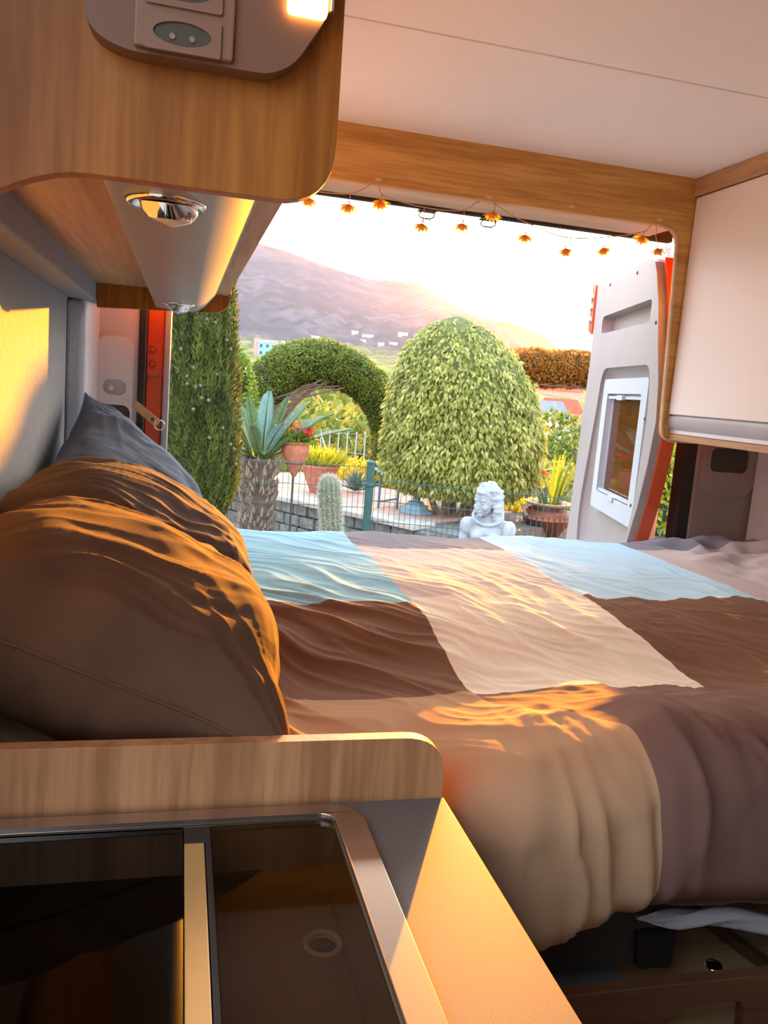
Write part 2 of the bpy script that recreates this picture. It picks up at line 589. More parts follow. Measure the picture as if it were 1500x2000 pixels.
def pnoise(x, y, z=0.0):
    x, y, z = np.broadcast_arrays(np.asarray(x, float), np.asarray(y, float), np.asarray(z, float))
    xi, yi, zi = np.floor(x).astype(int), np.floor(y).astype(int), np.floor(z).astype(int)
    fx, fy, fz = x - xi, y - yi, z - zi
    s = lambda t: t * t * t * (t * (t * 6 - 15) + 10)
    out = 0
    for dx in (0, 1):
        for dy in (0, 1):
            for dz in (0, 1):
                h = _P[(_P[(_P[(xi + dx) & 255] + yi + dy) & 255] + zi + dz) & 255]
                g = _GR[h]
                w = (s(fx) if dx else 1 - s(fx)) * (s(fy) if dy else 1 - s(fy)) * (s(fz) if dz else 1 - s(fz))
                out = out + w * (g[..., 0] * (fx - dx) + g[..., 1] * (fy - dy) + g[..., 2] * (fz - dz))
    return out * 1.6


def fbm(x, y, z=0.0, o=4):
    t, a, f = 0, 1, 1
    for i in range(o):
        t = t + a * pnoise(x * f + 17.3 * i, y * f + 5.1 * i, z * f)
        a *= 0.5
        f *= 2.03
    return t


def sstep(a, b, x):
    t = np.clip((x - a) / (b - a), 0, 1)
    return t * t * (3 - 2 * t)


def grid_obj(name, P, mat, parent=None, loc=(0, 0, 0), closed=False, uv=None, smooth=True):
    """surface through a (rows, cols, 3) array of world points"""
    org = np.array(ORIGIN[parent.name] if parent is not None else loc, float)
    r, c = P.shape[:2]
    me = bpy.data.meshes.new(name)
    i = np.arange(r * c).reshape(r, c)
    if closed:
        a, b, d, e = i[:-1], np.roll(i, -1, 1)[:-1], np.roll(i, -1, 1)[1:], i[1:]
    else:
        a, b, d, e = i[:-1, :-1], i[:-1, 1:], i[1:, 1:], i[1:, :-1]
    F = np.stack([a.ravel(), b.ravel(), d.ravel(), e.ravel()], 1)
    fast_mesh(me, (P.reshape(-1, 3) - org), F)
    if uv is not None:
        ul = me.uv_layers.new(name='UVMap')
        ul.data.foreach_set('uv', uv.reshape(-1, 2)[F.ravel()].astype(np.float32).ravel())
    if smooth:
        me.polygons.foreach_set('use_smooth', np.ones(len(F), bool))
    return link_mesh(name, me, mat, parent, (0, 0, 0) if parent is not None else tuple(loc))


def fast_mesh(me, V, F, tint=None):
    n, k = F.shape
    me.vertices.add(len(V))
    me.vertices.foreach_set('co', np.asarray(V, np.float32).ravel())
    me.loops.add(n * k)
    me.loops.foreach_set('vertex_index', F.astype(np.int32).ravel())
    me.polygons.add(n)
    me.polygons.foreach_set('loop_start', np.arange(0, n * k, k, dtype=np.int32))
    me.polygons.foreach_set('loop_total', np.full(n, k, np.int32))
    me.update(calc_edges=True)
    me.validate()
    if tint is not None:
        at = me.attributes.new('tint', 'FLOAT', 'POINT')
        at.data.foreach_set('value', np.asarray(tint, np.float32))


def leaves(name, P, D, N, L, Wd, mat, parent=None, loc=(0, 0, 0), tint=None, fold=0.18, curl=0.12, kind='stuff'):
    """many small leaves in one mesh: P base points, D pointing directions, N facing normals"""
    P, D, N = (np.asarray(a, float) for a in (P, D, N))
    n = len(P)
    L = np.broadcast_to(np.asarray(L, float), (n,))[:, None]
    Wd = np.broadcast_to(np.asarray(Wd, float), (n,))[:, None]
    D = D / (np.linalg.norm(D, axis=1)[:, None] + 1e-9)
    S = np.cross(D, N)
    S /= np.linalg.norm(S, axis=1)[:, None] + 1e-9
    Nn = np.cross(S, D)
    V = np.empty((n, 5, 3))
    V[:, 0] = P
    V[:, 1] = P + D * L * 0.42 + S * Wd * 0.5 - Nn * Wd * fold
    V[:, 2] = P + D * L - Nn * L * curl
    V[:, 3] = P + D * L * 0.42 - S * Wd * 0.5 - Nn * Wd * fold
    V[:, 4] = P + D * L * 0.45 + Nn * Wd * 0.02
    b = (np.arange(n) * 5)[:, None]
    F = np.concatenate([b + np.array([[0, 1, 4]]), b + np.array([[1, 2, 4]]), b + np.array([[2, 3, 4]]), b + np.array([[3, 0, 4]])], 0)
    if tint is None:
        tint = RNG.random(n)
    org = np.array(ORIGIN[parent.name] if parent is not None else loc, float)
    me = bpy.data.meshes.new(name)
    fast_mesh(me, V.reshape(-1, 3) - org, F, np.repeat(tint, 5))
    o = link_mesh(name, me, mat, parent, (0, 0, 0) if parent is not None else tuple(loc))
    if kind:
        o['kind'] = kind
    return o


def unit(n):
    v = RNG.normal(size=(n, 3))
    return v / np.linalg.norm(v, axis=1)[:, None]

# ================================================================== VAN SHELL
YR = 2.10                                   # plane of the rear surround
ZC = 1.962                                  # ceiling height
c0 = struct(G().box((-0.24, -1.6, ZC + 0.006), (1.80, 2.30, ZC + 0.03)).build('ceiling', 'rubber'), 'van ceiling behind the pale panels')
for y0, y1 in ((-1.6, 1.528), (1.532, 2.12)):
    G().box((-0.22, y0, ZC), (1.78, y1, ZC + 0.006)).build('ceiling_panel', 'ceiling_white', c0, bevel=0.0015, seg=1)
struct(G().box((-0.24, -1.6, -0.03), (1.80, 2.24, 0.0)).build('floor', 'floor_vinyl'), 'grey brown van floor')
struct(G().box((1.78, -1.6, 0.0), (1.80, 2.24, ZC)).build('wall_right', 'plastic_light'), 'grey right side wall of the van')
struct(G().box((-0.24, -1.62, 0.0), (1.80, -1.6, ZC)).build('wall_front', 'felt_grey'), 'unseen blank wall closing the van front against fill light')  # unseen wall, closed across the front to keep fill light out

struct(G().box((-0.285, -1.6, 0.0), (-0.262, -0.45, ZC)).build('wall_left', 'felt_grey'), 'unseen left side wall ahead of the sliding door, added to cut fill light')  # unseen stretch, added to narrow the door opening and cut fill light
# left wall: felt lining, raised window blind panel, pillar bulge, light edge trim
wl = struct(G().box((-0.285, 0.52, 0.0), (-0.262, 2.26, ZC)).build('wall_left', 'felt_grey'), 'grey felt lined left side wall of the van')
G().box((-0.263, 0.52, 1.468), (-0.205, 2.20, ZC)).build('upper_lining', 'felt_grey', wl, bevel=0.006, seg=3)
G().prism([(-0.263, 2.01), (-0.230, 2.05), (-0.230, 2.075), (-0.263, 2.075)], XY(0.5), 0.0, 0.968).build('pillar_bulge', 'felt_grey', wl, bevel=0.012, seg=3)
G().prism([(-0.263, 2.076), (-0.227, 2.076), (-0.206, 2.205), (-0.263, 2.205)], XY(0.5), 0.0, 1.16).build('edge_trim', 'plastic_light', wl, bevel=0.012, seg=4)

# rear surround: header board, soffit, right leg
ts = struct(G().prism(roundpoly([(-0.22, ZC), (-0.22, 1.826), (1.320, 1.826), (1.349, 1.238), (1.76, 1.238), (1.76, ZC)],
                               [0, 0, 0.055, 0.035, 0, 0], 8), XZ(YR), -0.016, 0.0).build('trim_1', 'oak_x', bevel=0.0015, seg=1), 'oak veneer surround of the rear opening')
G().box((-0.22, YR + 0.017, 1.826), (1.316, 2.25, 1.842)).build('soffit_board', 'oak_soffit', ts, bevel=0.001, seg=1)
G().box((-0.22, 2.25, 1.818), (1.40, 2.275, 1.86)).build('rubber_seal', 'rubber', ts, bevel=0.004)
G().tube([(1.248, YR - 0.001, 1.8268), (1.27, YR - 0.001, 1.8245), (1.299, YR - 0.001, 1.818), (1.312, YR - 0.001, 1.804), (1.319, YR - 0.001, 1.78), (1.347, YR - 0.001, 1.275), (1.351, YR - 0.001, 1.255), (1.360, YR - 0.001, 1.243), (1.380, YR - 0.001, 1.2375), (1.76, YR - 0.001, 1.2375)], 0.0045, 6).build('edge_band', 'oak_soffit', ts, smooth=True)
tb = struct(G().box((-0.24, 2.276, 1.86), (1.80, 2.36, 2.02)).build('trim_2', 'van_paint'), 'body frame above the rear opening')

# left rear pillar
tl = struct(G().prism(rrect(-0.245, 0.55, -0.112, 1.66, 0.01), XZ(2.2), -0.05, 0.0).build('trim_3', 'plastic_grey', bevel=0.006), 'grey plastic cover of the left rear pillar')
slot = rrect(-0.196, 1.250, -0.139, 1.288, 0.017)
low = rrect(-0.206, 1.12, -0.128, 1.225, 0.02)
G().prism(rrect(-0.213, 1.02, -0.123, 1.397, [0.01, 0.01, 0.028, 0.028]), XZ(2.2), 0.0, 0.012, [slot, low]).build('pocket_cover', 'plastic_light', tl, bevel=0.004, seg=3)
G().prism(slot, XZ(2.199), -0.02, -0.002).build('latch_recess', 'plastic_grey', tl)
G().lathe([(0.0, 0.012), (0.006, 0.011), (0.008, 0.004), (0.008, 0.0)], (-0.176, 2.2, 1.268), 16, (0, -1, 0)).build('latch_knob', 'plastic_light', tl, smooth=True)
G().prism(low, XZ(2.1985), -0.003, 0.0).build('pocket_recess', 'socket_dark', tl)
G().box((-0.112, 2.19, 0.55), (-0.094, 2.26, 1.84)).build('rubber_seal', 'rubber', tl, bevel=0.004)
pl = struct(G().prism([(-0.094, 0.5), (-0.052, 0.5), (-0.049, 1.84), (-0.094, 1.84)], XZ(2.245), -0.06, 0.0).build('trim_4', 'van_paint', bevel=0.004, seg=3), 'orange painted left door pillar')
hp = G().prism(rrect(-0.092, 1.305, -0.060, 1.392, 0.006), XZ(2.244), 0.0, 0.006).build('hinge_plate', 'van_paint', pl, bevel=0.002)
for z in (1.335, 1.372):
    G().lathe([(0.0, 0.005), (0.005, 0.005), (0.0065, 0.002), (0.0075, 0.0)], (-0.079, 2.238, z), 6, (0, -1, 0)).build('bolt', 'van_paint', hp)
    G().lathe([(0.0085, 0.0005), (0.010, 0.0025), (0.011, 0.0)], (-0.079, 2.238, z), 20, (0, -1, 0)).build('washer', 'van_paint', hp, smooth=True)
G().box((-0.051, 2.235, 0.5), (-0.034, 2.31, 1.84)).build('weather_strip', 'rail_grey', pl, bevel=0.005, seg=3)

# right rear pillar
tr_ = struct(G().prism([(1.556, 0.55), (1.79, 0.55), (1.79, 1.6), (1.545, 1.6)], XZ(2.2), -0.05, 0.0).build('trim_5', 'plastic_mauve', bevel=0.012, seg=3), 'mauve grey plastic cover of the right rear pillar')
G().prism([(1.512, 0.55), (1.557, 0.55), (1.547, 1.6), (1.498, 1.6)], XZ(2.205), -0.05, 0.0).build('rubber_seal', 'rubber', tr_, bevel=0.006)
pk = rrect(1.588, 1.148, 1.728, 1.222, 0.02)
G().prism(rrect(1.567, 1.072, 1.755, 1.40, [0.055, 0.055, 0.01, 0.01]), XZ(2.2), 0.0, 0.014, [pk]).build('pocket_cover', 'plastic_mauve', tr_, bevel=0.005, seg=3)
G().prism(pk, XZ(2.1985), -0.002, 0.0).build('pocket_recess', 'socket_dark', tr_)
G().box((1.752, 1.2, 0.5), (1.779, 2.19, 1.24)).build('side_lining', 'plastic_grey', tr_, bevel=0.008)

# ================================================================== LEFT OVERHEAD LOCKER
lk = thing('overhead_locker', 'oak overhead locker on the left with a grey spotlight strip beneath', 'cabinet', (-0.05, 1.4, 1.46))
near = roundpoly([(-0.204, 1.375), (-0.150, 1.436), (-0.098, 1.462), (0.112, 1.4615), (0.108, ZC - 0.002), (-0.204, ZC - 0.002)], [0, 0.02, 0.04, 0.048, 0, 0], 8)
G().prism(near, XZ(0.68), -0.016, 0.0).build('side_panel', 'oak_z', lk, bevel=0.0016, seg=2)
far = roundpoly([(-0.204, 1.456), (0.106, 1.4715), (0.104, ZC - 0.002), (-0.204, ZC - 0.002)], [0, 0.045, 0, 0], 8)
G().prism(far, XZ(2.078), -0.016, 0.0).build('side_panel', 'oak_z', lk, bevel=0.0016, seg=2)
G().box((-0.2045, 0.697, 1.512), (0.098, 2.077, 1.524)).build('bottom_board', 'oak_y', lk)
G().box((0.086, 0.697, 1.562), (0.099, 2.077, ZC - 0.004)).build('locker_door', 'cabinet_white', lk, bevel=0.002)
prof = [(-0.077, 1.5115), (-0.070, 1.470), (-0.060, 1.4675), (0.012, 1.4665), (0.028, 1.469), (0.045, 1.480), (0.099, 1.545), (0.101, 1.556), (0.088, 1.558), (0.060, 1.5115)]
G().prism(prof, ((0, 0.697, 0), (1, 0, 0), (0, 0, 1), (0, 1, 0)), 0.0, 1.379).build('light_panel', 'alu_grey', lk, autos=40)
G().box((-0.0785, 0.697, 1.497), (-0.0745, 2.077, 1.5118)).build('edge_band', 'oak_y', lk)

# recessed swivel spots


def spot(x, y, label, tilt):
    t = thing('spotlight', label, 'spotlight', (x, y, 1.467), 'chrome spots under the left locker')
    G().lathe([(0.0345, 0.0005), (0.035, -0.002), (0.032, -0.005), (0.027, -0.004), (0.025, 0.0)], (x, y, 1.467), 40).build('trim_ring', 'chrome', t, smooth=True)
    G().lathe([(0.0255, -0.002), (0.024, -0.009), (0.019, -0.015)], (x + 0.002, y, 1.467), 32, (tilt, -0.15, 1)).build('reflector', 'chrome', t, smooth=True)
    G().lathe([(0.0, -0.022), (0.010, -0.0185), (0.017, -0.016), (0.019, -0.013)], (x + 0.002, y, 1.467), 32, (tilt, -0.15, 1)).build('lens', 'lens_white', t, smooth=True)


spot(-0.021, 0.775, 'chrome swivel spotlight close to the near oak panel', -0.25)
spot(-0.016, 1.885, 'smaller looking chrome spotlight at the far end of the light strip', 0.1)

# control panel with sockets on the near panel
cp = thing('control_panel', 'brown plastic control panel with two sockets and a lit lamp on the oak end panel', 'panel', (0.0, 0.68, 1.6))
cpo = roundpoly([(-0.083, 1.60), (-0.076, 1.556), (-0.052, 1.546), (0.054, 1.546), (0.072, 1.556), (0.100, 1.602), (0.101, 1.72), (-0.085, 1.72)], [0.01, 0.02, 0.02, 0.012, 0.016, 0.02, 0.01, 0.01])
G().prism(cpo, XZ(0.68), 0.0, 0.020).build('faceplate', 'panel_brown', cp, bevel=0.006, seg=4)
G().box((-0.044, 0.655, 1.549), (0.026, 0.6605, 1.70)).build('socket_strip', 'panel_brown_light', cp, bevel=0.0015)
for zc in (1.5605, 1.5905, 1.625):
    ov = [(-0.0105 + 0.0205 * math.cos(2 * math.pi * k / 28), zc + 0.0082 * math.sin(2 * math.pi * k / 28)) for k in range(28)]
    f = G().prism(rrect(-0.037, zc - 0.0125, 0.017, zc + 0.0125, 0.002), XZ(0.655), 0.0, 0.0022, [ov]).build('socket_frame', 'panel_brown_light', cp, bevel=0.0007)
    G().prism(ov, XZ(0.6546), -0.0004, 0.0002).build('socket_recess', 'socket_dark', f)
    for dx in (-0.007, 0.007):
        G().lathe([(0.0, 0.001), (0.0022, 0.001), (0.0026, 0.0)], (-0.0105 + dx, 0.6544, zc - 0.002), 12, (0, -1, 0)).build('contact', 'steel', f)
G().prism(rrect(0.064, 1.590, 0.094, 1.635, 0.004), XZ(0.660), 0.0, 0.004).build('lamp_window', 'lamp_glow', cp, bevel=0.001)
G().box((0.096, 0.655, 1.596), (0.0985, 0.6605, 1.64)).build('lamp_edge', 'chrome', cp, bevel=0.0006)

# ================================================================== RIGHT OVERHEAD CABINET
rc = thing('wall_cabinet', 'pale overhead cabinet on the right with a grey lower rail and oak edging', 'cabinet', (1.5, 1.3, 1.24))
G().box((1.352, 0.3, 1.914), (1.366, YR - 0.001, ZC - 0.001)).build('top_trim', 'oak_y', rc, bevel=0.001, seg=1)
G().box((1.360, 0.3, 1.3135), (1.375, YR - 0.004, 1.911)).build('door', 'cabinet_white', rc, bevel=0.002)
G().prism([(1.364, 1.309), (1.361, 1.297), (1.368, 1.276), (1.385, 1.262), (1.41, 1.258), (1.41, 1.309)], ((0, 0.3, 0), (1, 0, 0), (0, 0, 1), (0, 1, 0)), 0.0, YR - 0.302).build('lower_rail', 'rail_grey', rc, autos=50)
G().box((1.372, 0.3, 1.240), (1.76, YR - 0.001, 1.2575)).build('bottom_board', 'oak_y', rc, bevel=0.001, seg=1)
G().box((1.376, 0.3, 1.259), (1.765, YR - 0.001, 1.955)).build('carcass', 'plastic_light', rc)

# ================================================================== KITCHEN
ku = thing('kitchen_unit', 'kitchen unit with a grey speckled worktop and an oak upstand at its back', 'cabinet', (0.04, 0.4, 0.0))
cut = rrect(-0.186, -0.05, 0.186, 0.742, 0.035)
G().prism([(-0.235, -0.25), (0.285, -0.25), (0.285, 0.757), (-0.235, 0.757)], XY(0.87), 0.0, 0.030, [cut]).build('worktop', 'worktop', ku, bevel=0.0015)
G().prism(roundpoly([(-0.235, 0.872), (0.283, 0.872), (0.283, 0.967), (-0.235, 0.967)], [0, 0, 0.052, 0], 10), XZ(0.773), 0.0, 0.016).build('upstand', 'oak_up', ku, bevel=0.0016, seg=2)
G().box((-0.235, -0.25, 0.02), (0.272, 0.756, 0.79)).build('carcass', 'oak_dark', ku)
G().box((0.2725, -0.25, 0.02), (0.2745, 0.757, 0.868)).build('end_panel', 'oak_dark', ku)

sk = thing('sink_unit', 'steel rimmed sink and hob unit with smoked glass lids let into the grey worktop', 'sink', (0.0, 0.4, 0.88))
rim_in = rrect(-0.160, -0.03, 0.161, 0.728, 0.016)
rim_out = rrect(-0.190, -0.055, 0.190, 0.746, 0.036)
G().prism(rim_out, XY(0.9), 0.0002, 0.0055, [rim_in]).build('rim', 'steel', sk, bevel=0.0035, seg=3)
G().prism(rrect(-0.163, -0.033, 0.164, 0.731, 0.018), XY(0.8265), 0.0, 0.072, [rrect(-0.159, -0.029, 0.160, 0.727, 0.016)]).build('inner_wall', 'steel_dark', sk, autos=30)
hole = [(0.146 - 0.004 + 0.0135 * math.cos(2 * math.pi * k / 32), 0.645 + 0.0135 * math.sin(2 * math.pi * k / 32)) for k in range(32)]
G().prism(rrect(0.036, -0.028, 0.159, 0.726, 0.004), XY(0.8265), -0.002, 0.0, [hole]).build('basin_floor', 'steel_dark', sk)
G().lathe([(0.0135, -0.012), (0.0135, 0.0015), (0.0155, 0.0028), (0.0175, 0.0015), (0.0178, 0.0)], (0.142, 0.645, 0.8265), 36).build('drain_ring', 'drain_metal', sk, smooth=True)
G().lathe([(0.0134, -0.004), (0.0134, -0.02), (0.0, -0.02)], (0.142, 0.645, 0.8265), 32).build('drain_cup', 'black', sk)
G().box((-0.160, -0.03, 0.862), (0.014, 0.727, 0.868)).build('hob_plate', 'black', sk)
G().box((0.0185, -0.03, 0.830), (0.0365, 0.7005, 0.8980)).build('divider', 'gleam_strip', sk, bevel=0.001)
G().box((0.0375, -0.03, 0.8905), (0.0425, 0.7005, 0.8990)).build('lid_seal', 'rubber', sk, bevel=0.001)
G().box((0.0185, 0.7008, 0.8905), (0.0425, 0.727, 0.8985)).build('lid_hinge', 'rubber', sk, bevel=0.001)
G().box((-0.159, -0.028, 0.895), (0.0175, 0.727, 0.8985)).build('hob_lid', 'glass_black', sk)
G().box((0.043, -0.028, 0.895), (0.1600, 0.727, 0.8985)).build('sink_lid', 'glass_smoke', sk)

# ================================================================== BED
bd = thing('bed', 'fixed bed across the back of the van with a dark frame under the duvet', 'bed', (0.75, 1.45, 0.0))
G().box((-0.255, 0.86, 0.725), (1.74, 2.12, 0.862)).build('mattress', 'sheet_white', bd, bevel=0.03, seg=4)
G().box((-0.235, 0.786, 0.652), (0.607, 0.806, 0.735)).build('frame_plank', 'frame_dark', bd, bevel=0.003)
G().box((-0.235, 0.835, 0.695), (1.75, 2.12, 0.722)).build('slat_board', 'frame_dark', bd)
G().prism(roundpoly([(0.556, 0.70), (0.561, 0.654), (0.574, 0.649), (0.580, 0.652), (0.604, 0.649), (0.610, 0.655), (0.609, 0.70)], 0.003), XZ(0.794), -0.004, 0.016).build('bracket', 'black', bd, bevel=0.002)
for x in (-0.1, 1.7):
    G().box((x - 0.03, 1.9, 0.0), (x + 0.03, 1.96, 0.695)).build('leg', 'frame_dark', bd)

bc = thing('storage_box', 'dark oak storage front with a rounded grip cutout below the bed', 'cabinet', (0.8, 0.9, 0.0))
grip = roundpoly([(0.533, 0.58), (0.660, 0.58), (0.652, 0.664), (0.562, 0.661)], [0.02, 0.02, 0.016, 0.024])
G().prism([(0.290, 0.05), (1.30, 0.05), (1.30, 0.684), (0.290, 0.6975)], XZ(0.716), 0.0, 0.016, [grip]).build('front_board', 'oak_dark', bc, bevel=0.001, seg=1)
G().box((0.290, 0.7165, 0.585), (1.28, 1.30, 0.600)).build('shelf', 'oak_pale', bc)
G().box((0.330, 0.725, 0.6005), (0.572, 0.90, 0.604)).build('grey_mat', 'roof_grey', bc)
G().obox((0.770, 0.85, 0.609), (0.25, -0.97, 0), (0.97, 0.25, 0), (0, 0, 1), (0.085, 0.006, 0.008)).build('divider', 'oak_dark', bc)
kn = G().lathe([(0.0, 0.006), (0.006, 0.006), (0.0085, 0.003), (0.010, 0.004), (0.0115, 0.0)], (0.713, 0.828, 0.6005), 24).build('push_knob', 'chrome', bc, smooth=True)

# ------------------------------------------------------------------ duvet
md = bpy.data.materials.new('duvet_patchwork')
md.use_nodes = True
t = md.node_tree
p = t.nodes['Principled BSDF']
p.inputs['Roughness'].default_value = 0.9
p.inputs['Specular IOR Level'].default_value = 0.08
uvn = t.nodes.new('ShaderNodeUVMap')
sp = t.nodes.new('ShaderNodeSeparateXYZ')
t.links.new(uvn.outputs[0], sp.inputs[0])
BLUE, BROWN, TAN = (0.31, 0.59, 0.73), (0.190, 0.098, 0.060), (0.45, 0.285, 0.165)
DGREY, BEIGE, CREAM = (0.22, 0.21, 0.24), (0.64, 0.53, 0.48), (0.80, 0.71, 0.58)
MAUVE, WBLUE, BEIGE2 = (0.185, 0.108, 0.088), (0.46, 0.68, 0.80), (0.52, 0.43, 0.40)
colsdef = [(None, [(1.035, TAN), (1.355, BROWN), (9, BLUE)]),
           (0.42, [(1.025, MAUVE), (1.40, CREAM), (1.85, BEIGE), (9, DGREY)]),
           (0.79, [(1.0, MAUVE), (1.425, BROWN), (9, WBLUE)]),
           (1.22, [(1.0, MAUVE), (1.40, TAN), (1.95, BEIGE2), (9, DGREY)])]


def gt(sock, thr):
    n = t.nodes.new('ShaderNodeMath')
    n.operation = 'GREATER_THAN'
    t.links.new(sock, n.inputs[0])
    n.inputs[1].default_value = thr
    return n.outputs[0]


def mixc(f, a, b):
    n = t.nodes.new('ShaderNodeMix')
    n.data_type = 'RGBA'
    t.links.new(f, n.inputs[0])
    for i, v in ((6, a), (7, b)):
        if isinstance(v, tuple):
            n.inputs[i].default_value = (*v, 1)
        else:
            t.links.new(v, n.inputs[i])
    return n.outputs[2]


acc = None
for u0, rows in colsdef:
    c = rows[0][1]
    for k in range(1, len(rows)):
        c = mixc(gt(sp.outputs['Y'], rows[k - 1][0]), c, rows[k][1])
    acc = c if acc is None else mixc(gt(sp.outputs['X'], u0), acc, c)
t.links.new(acc, p.inputs['Base Color'])
wv = t.nodes.new('ShaderNodeTexNoise')
wv.inputs['Scale'].default_value = 900
t.links.new(uvn.outputs[0], wv.inputs['Vector'])
bp = t.nodes.new('ShaderNodeBump')
bp.inputs['Strength'].default_value = 0.06
bp.inputs['Distance'].default_value = 0.004
t.links.new(wv.outputs[0], bp.inputs['Height'])
t.links.new(bp.outputs[0], p.inputs['Normal'])
MATS['duvet'] = md

NU, NV = 420, 420
xs = np.linspace(-0.2, 1.735, NU)
TOPL, HANG = 1.30, 0.265
s = np.linspace(0, TOPL + HANG, NV)             # arc length from the rear edge forward and down
S, X = np.meshgrid(s, xs, indexing='ij')
yfront = 0.862 - 0.055 * sstep(0.28, 0.40, X)     # where the top turns over
ytop = 2.135 - S * (2.135 - yfront) / TOPL
over = np.clip(S - TOPL, 0, None)                # length hanging down
Rr = 0.070
ang = np.clip(over / Rr, 0, math.pi / 2)
down = np.clip(over - Rr * math.pi / 2, 0, None)
Y = np.where(over > 0, yfront - Rr * np.sin(ang), ytop)
yq = np.where(over > 0, yfront - over, ytop)
low_corner = sstep(1.25, 0.85, yq) * (1 - sstep(0.36, 0.62, X))
near_w = np.exp(-(np.clip(yq - yfront, 0, 9) / 0.13) ** 2)
Zt = 0.941 - 0.042 * np.exp(-((yq - 1.06) / 0.20) ** 2) * (1 - 0.6 * sstep(0.75, 1.1, X))
Hn = np.clip(0.893 + 0.245 * (X - 0.285), 0.894, 0.962)
Zb = Zt * (1 - near_w) + Hn * near_w - Rr * (1 - np.cos(ang)) - down
# the lower end curls under
curl = sstep(0.07, 0.155, down)
Y = Y + curl * 0.055 - 0.012 * np.sin(np.clip(down / 0.22, 0, 1) * math.pi)
Zb = Zb + 0.25 * curl * np.clip(down - 0.07, 0, 1)
# broad shape of the top
fade = sstep(0.0, 0.06, S)
top = (over <= 0).astype(float)
yy = np.where(over > 0, yfront - over, ytop)
near_roll = 0 * X
broad = 0.006 * fbm(X * 3.0, yy * 2.6, 0.3, 2)
bunch = 0.035 * sstep(1.25, 1.45, X) * (0.6 + fbm(X * 7, yy * 7, 4.0, 2))
ruck = bunch * sstep(1.0, 1.3, yy)
rear = -0.030 * (1 - sstep(0.0, 0.10, S)) + 0.006 * np.sin(X * 14 + 1) * (1 - sstep(0, 0.25, S))
# folds: direction turns from slanting on the left to lengthwise on the right
wx = X + 0.05 * fbm(X * 4, yy * 4, 9.0, 2)
wy = yy + 0.05 * fbm(X * 4, yy * 4, 3.0, 2)
th = R(50) - R(22) * sstep(0.1, 0.8, wx)         # slant of folds against the x axis
P1 = wx * np.cos(R(40)) + wy * np.sin(R(40))
q_l = wx * math.sin(R(42)) + wy * math.cos(R(42))      # across the folds (left area)
p_l = wx * math.cos(R(42)) - wy * math.sin(R(42))
q_r = wx * math.cos(R(10)) + wy * math.sin(R(10))      # across the folds (right area)
p_r = -wx * math.sin(R(10)) + wy * math.cos(R(10))


def ridges(q, p, f, stretch, z):
    n = pnoise(q * f, p * f * stretch, z)
    return (1 - np.abs(n) * 1.6) ** 2


fl = 0.0090 * ridges(q_l, p_l, 10, 0.14, 1.0) + 0.0034 * ridges(q_l, p_l, 25, 0.2, 5.0) + 0.0008 * ridges(q_l, p_l, 60, 0.2, 6.0)
fr = 0.0075 * ridges(q_r, p_r, 8, 0.12, 2.0) + 0.0027 * ridges(q_r, p_r, 22, 0.16, 7.0) + 0.0018 * ridges(q_l, p_l, 30, 0.22, 6.0) + 0.0006 * ridges(q_r, p_r, 60, 0.2, 9.0)
k = sstep(0.30, 0.60, wx)
near_mess = sstep(1.06, 0.90, yy)
messy = (0.012 * ridges(q_l, p_l, 6.5, 0.5, 11.0) + 0.006 * ridges(q_r, p_r, 12, 0.4, 13.0) + 0.0012 * ridges(q_l, p_l, 34, 0.3, 15.0) - 0.010) * near_mess * sstep(0.30, 0.44, X)
gath = (0.019 * ridges(X + 0.02 * fbm(X * 6, S * 5, 2.0, 2), S, 9.5, 0.13, 21.0) + 0.007 * ridges(X + 0.015 * fbm(X * 9, S * 7, 6.0, 2), S, 20, 0.16, 23.0) - 0.013) * sstep(1.02, 0.86, yy) * sstep(0.30, 0.44, X)
messy = messy * 0.7 + gath
folds = (fl * (1 - k) + fr * k) * (0.45 + 0.75 * sstep(2.1, 1.2, yy)) + messy
folds = folds * fade * (1 - 0.6 * low_corner)
# hanging side: long vertical folds
vf = (0.020 * ridges(X + 0.02 * fbm(X * 6, S * 5, 2.0, 2), S, 9.5, 0.13, 21.0) + 0.010 * ridges(X + 0.015 * fbm(X * 9, S * 7, 6.0, 2), S, 20, 0.16, 23.0))
vf = vf * (1 - 0.72 * sstep(0.48, 0.56, X)) * sstep(0.0, 0.10, over)
hang = sstep(0.0, 0.11, over)
Z = Zb + (near_roll + broad + rear + ruck + folds) * (1 - hang) + 0.004 * hang
# carry the folds round the edge instead of stopping them
Z = Z + folds * 0.35 * hang * (1 - sstep(0.10, 0.2, over))
belly = 0.022 * np.exp(-((over - 0.20) / 0.11) ** 2) * sstep(0.30, 0.40, X)
Y = Y - (vf + belly + 0.012 * near_roll / 0.03 * 0) * hang - 0.5 * folds * np.sin(ang) * (1 - sstep(0.10, 0.22, over))
Y = np.where(X < 0.31, np.maximum(Y, 0.787), Y)
# shorter drop on the left of the kitchen, deeper on the right
drop = 0.02 * sstep(0.5, 0.62, X) + 0.05 * sstep(0.62, 1.0, X)
Z = Z - drop * sstep(0.05, 0.3, over)
seam = 0.006 * np.exp(-((X - 0.520) / 0.010) ** 2) * hang
Y = Y + seam * 1.6
U = X - 0.100 * sstep(1.0, 0.80, yy) - 0.012 * fbm(X * 3, yy * 3, 8.0, 2)
V = yy + 0.014 * fbm(X * 4, yy * 4, 2.5, 2)
P = np.stack([X, Y, Z], -1)
dv = grid_obj('duvet', P, 'duvet', None, (0.75, 1.4, 0.95), uv=np.stack([U, V], -1))
tag(dv, 'crumpled patchwork duvet in pale blue, cream, brown and mauve spread over the bed', 'duvet')
dv['label'] = 'crumpled patchwork duvet in pale blue, cream, brown and mauve spread over the bed'
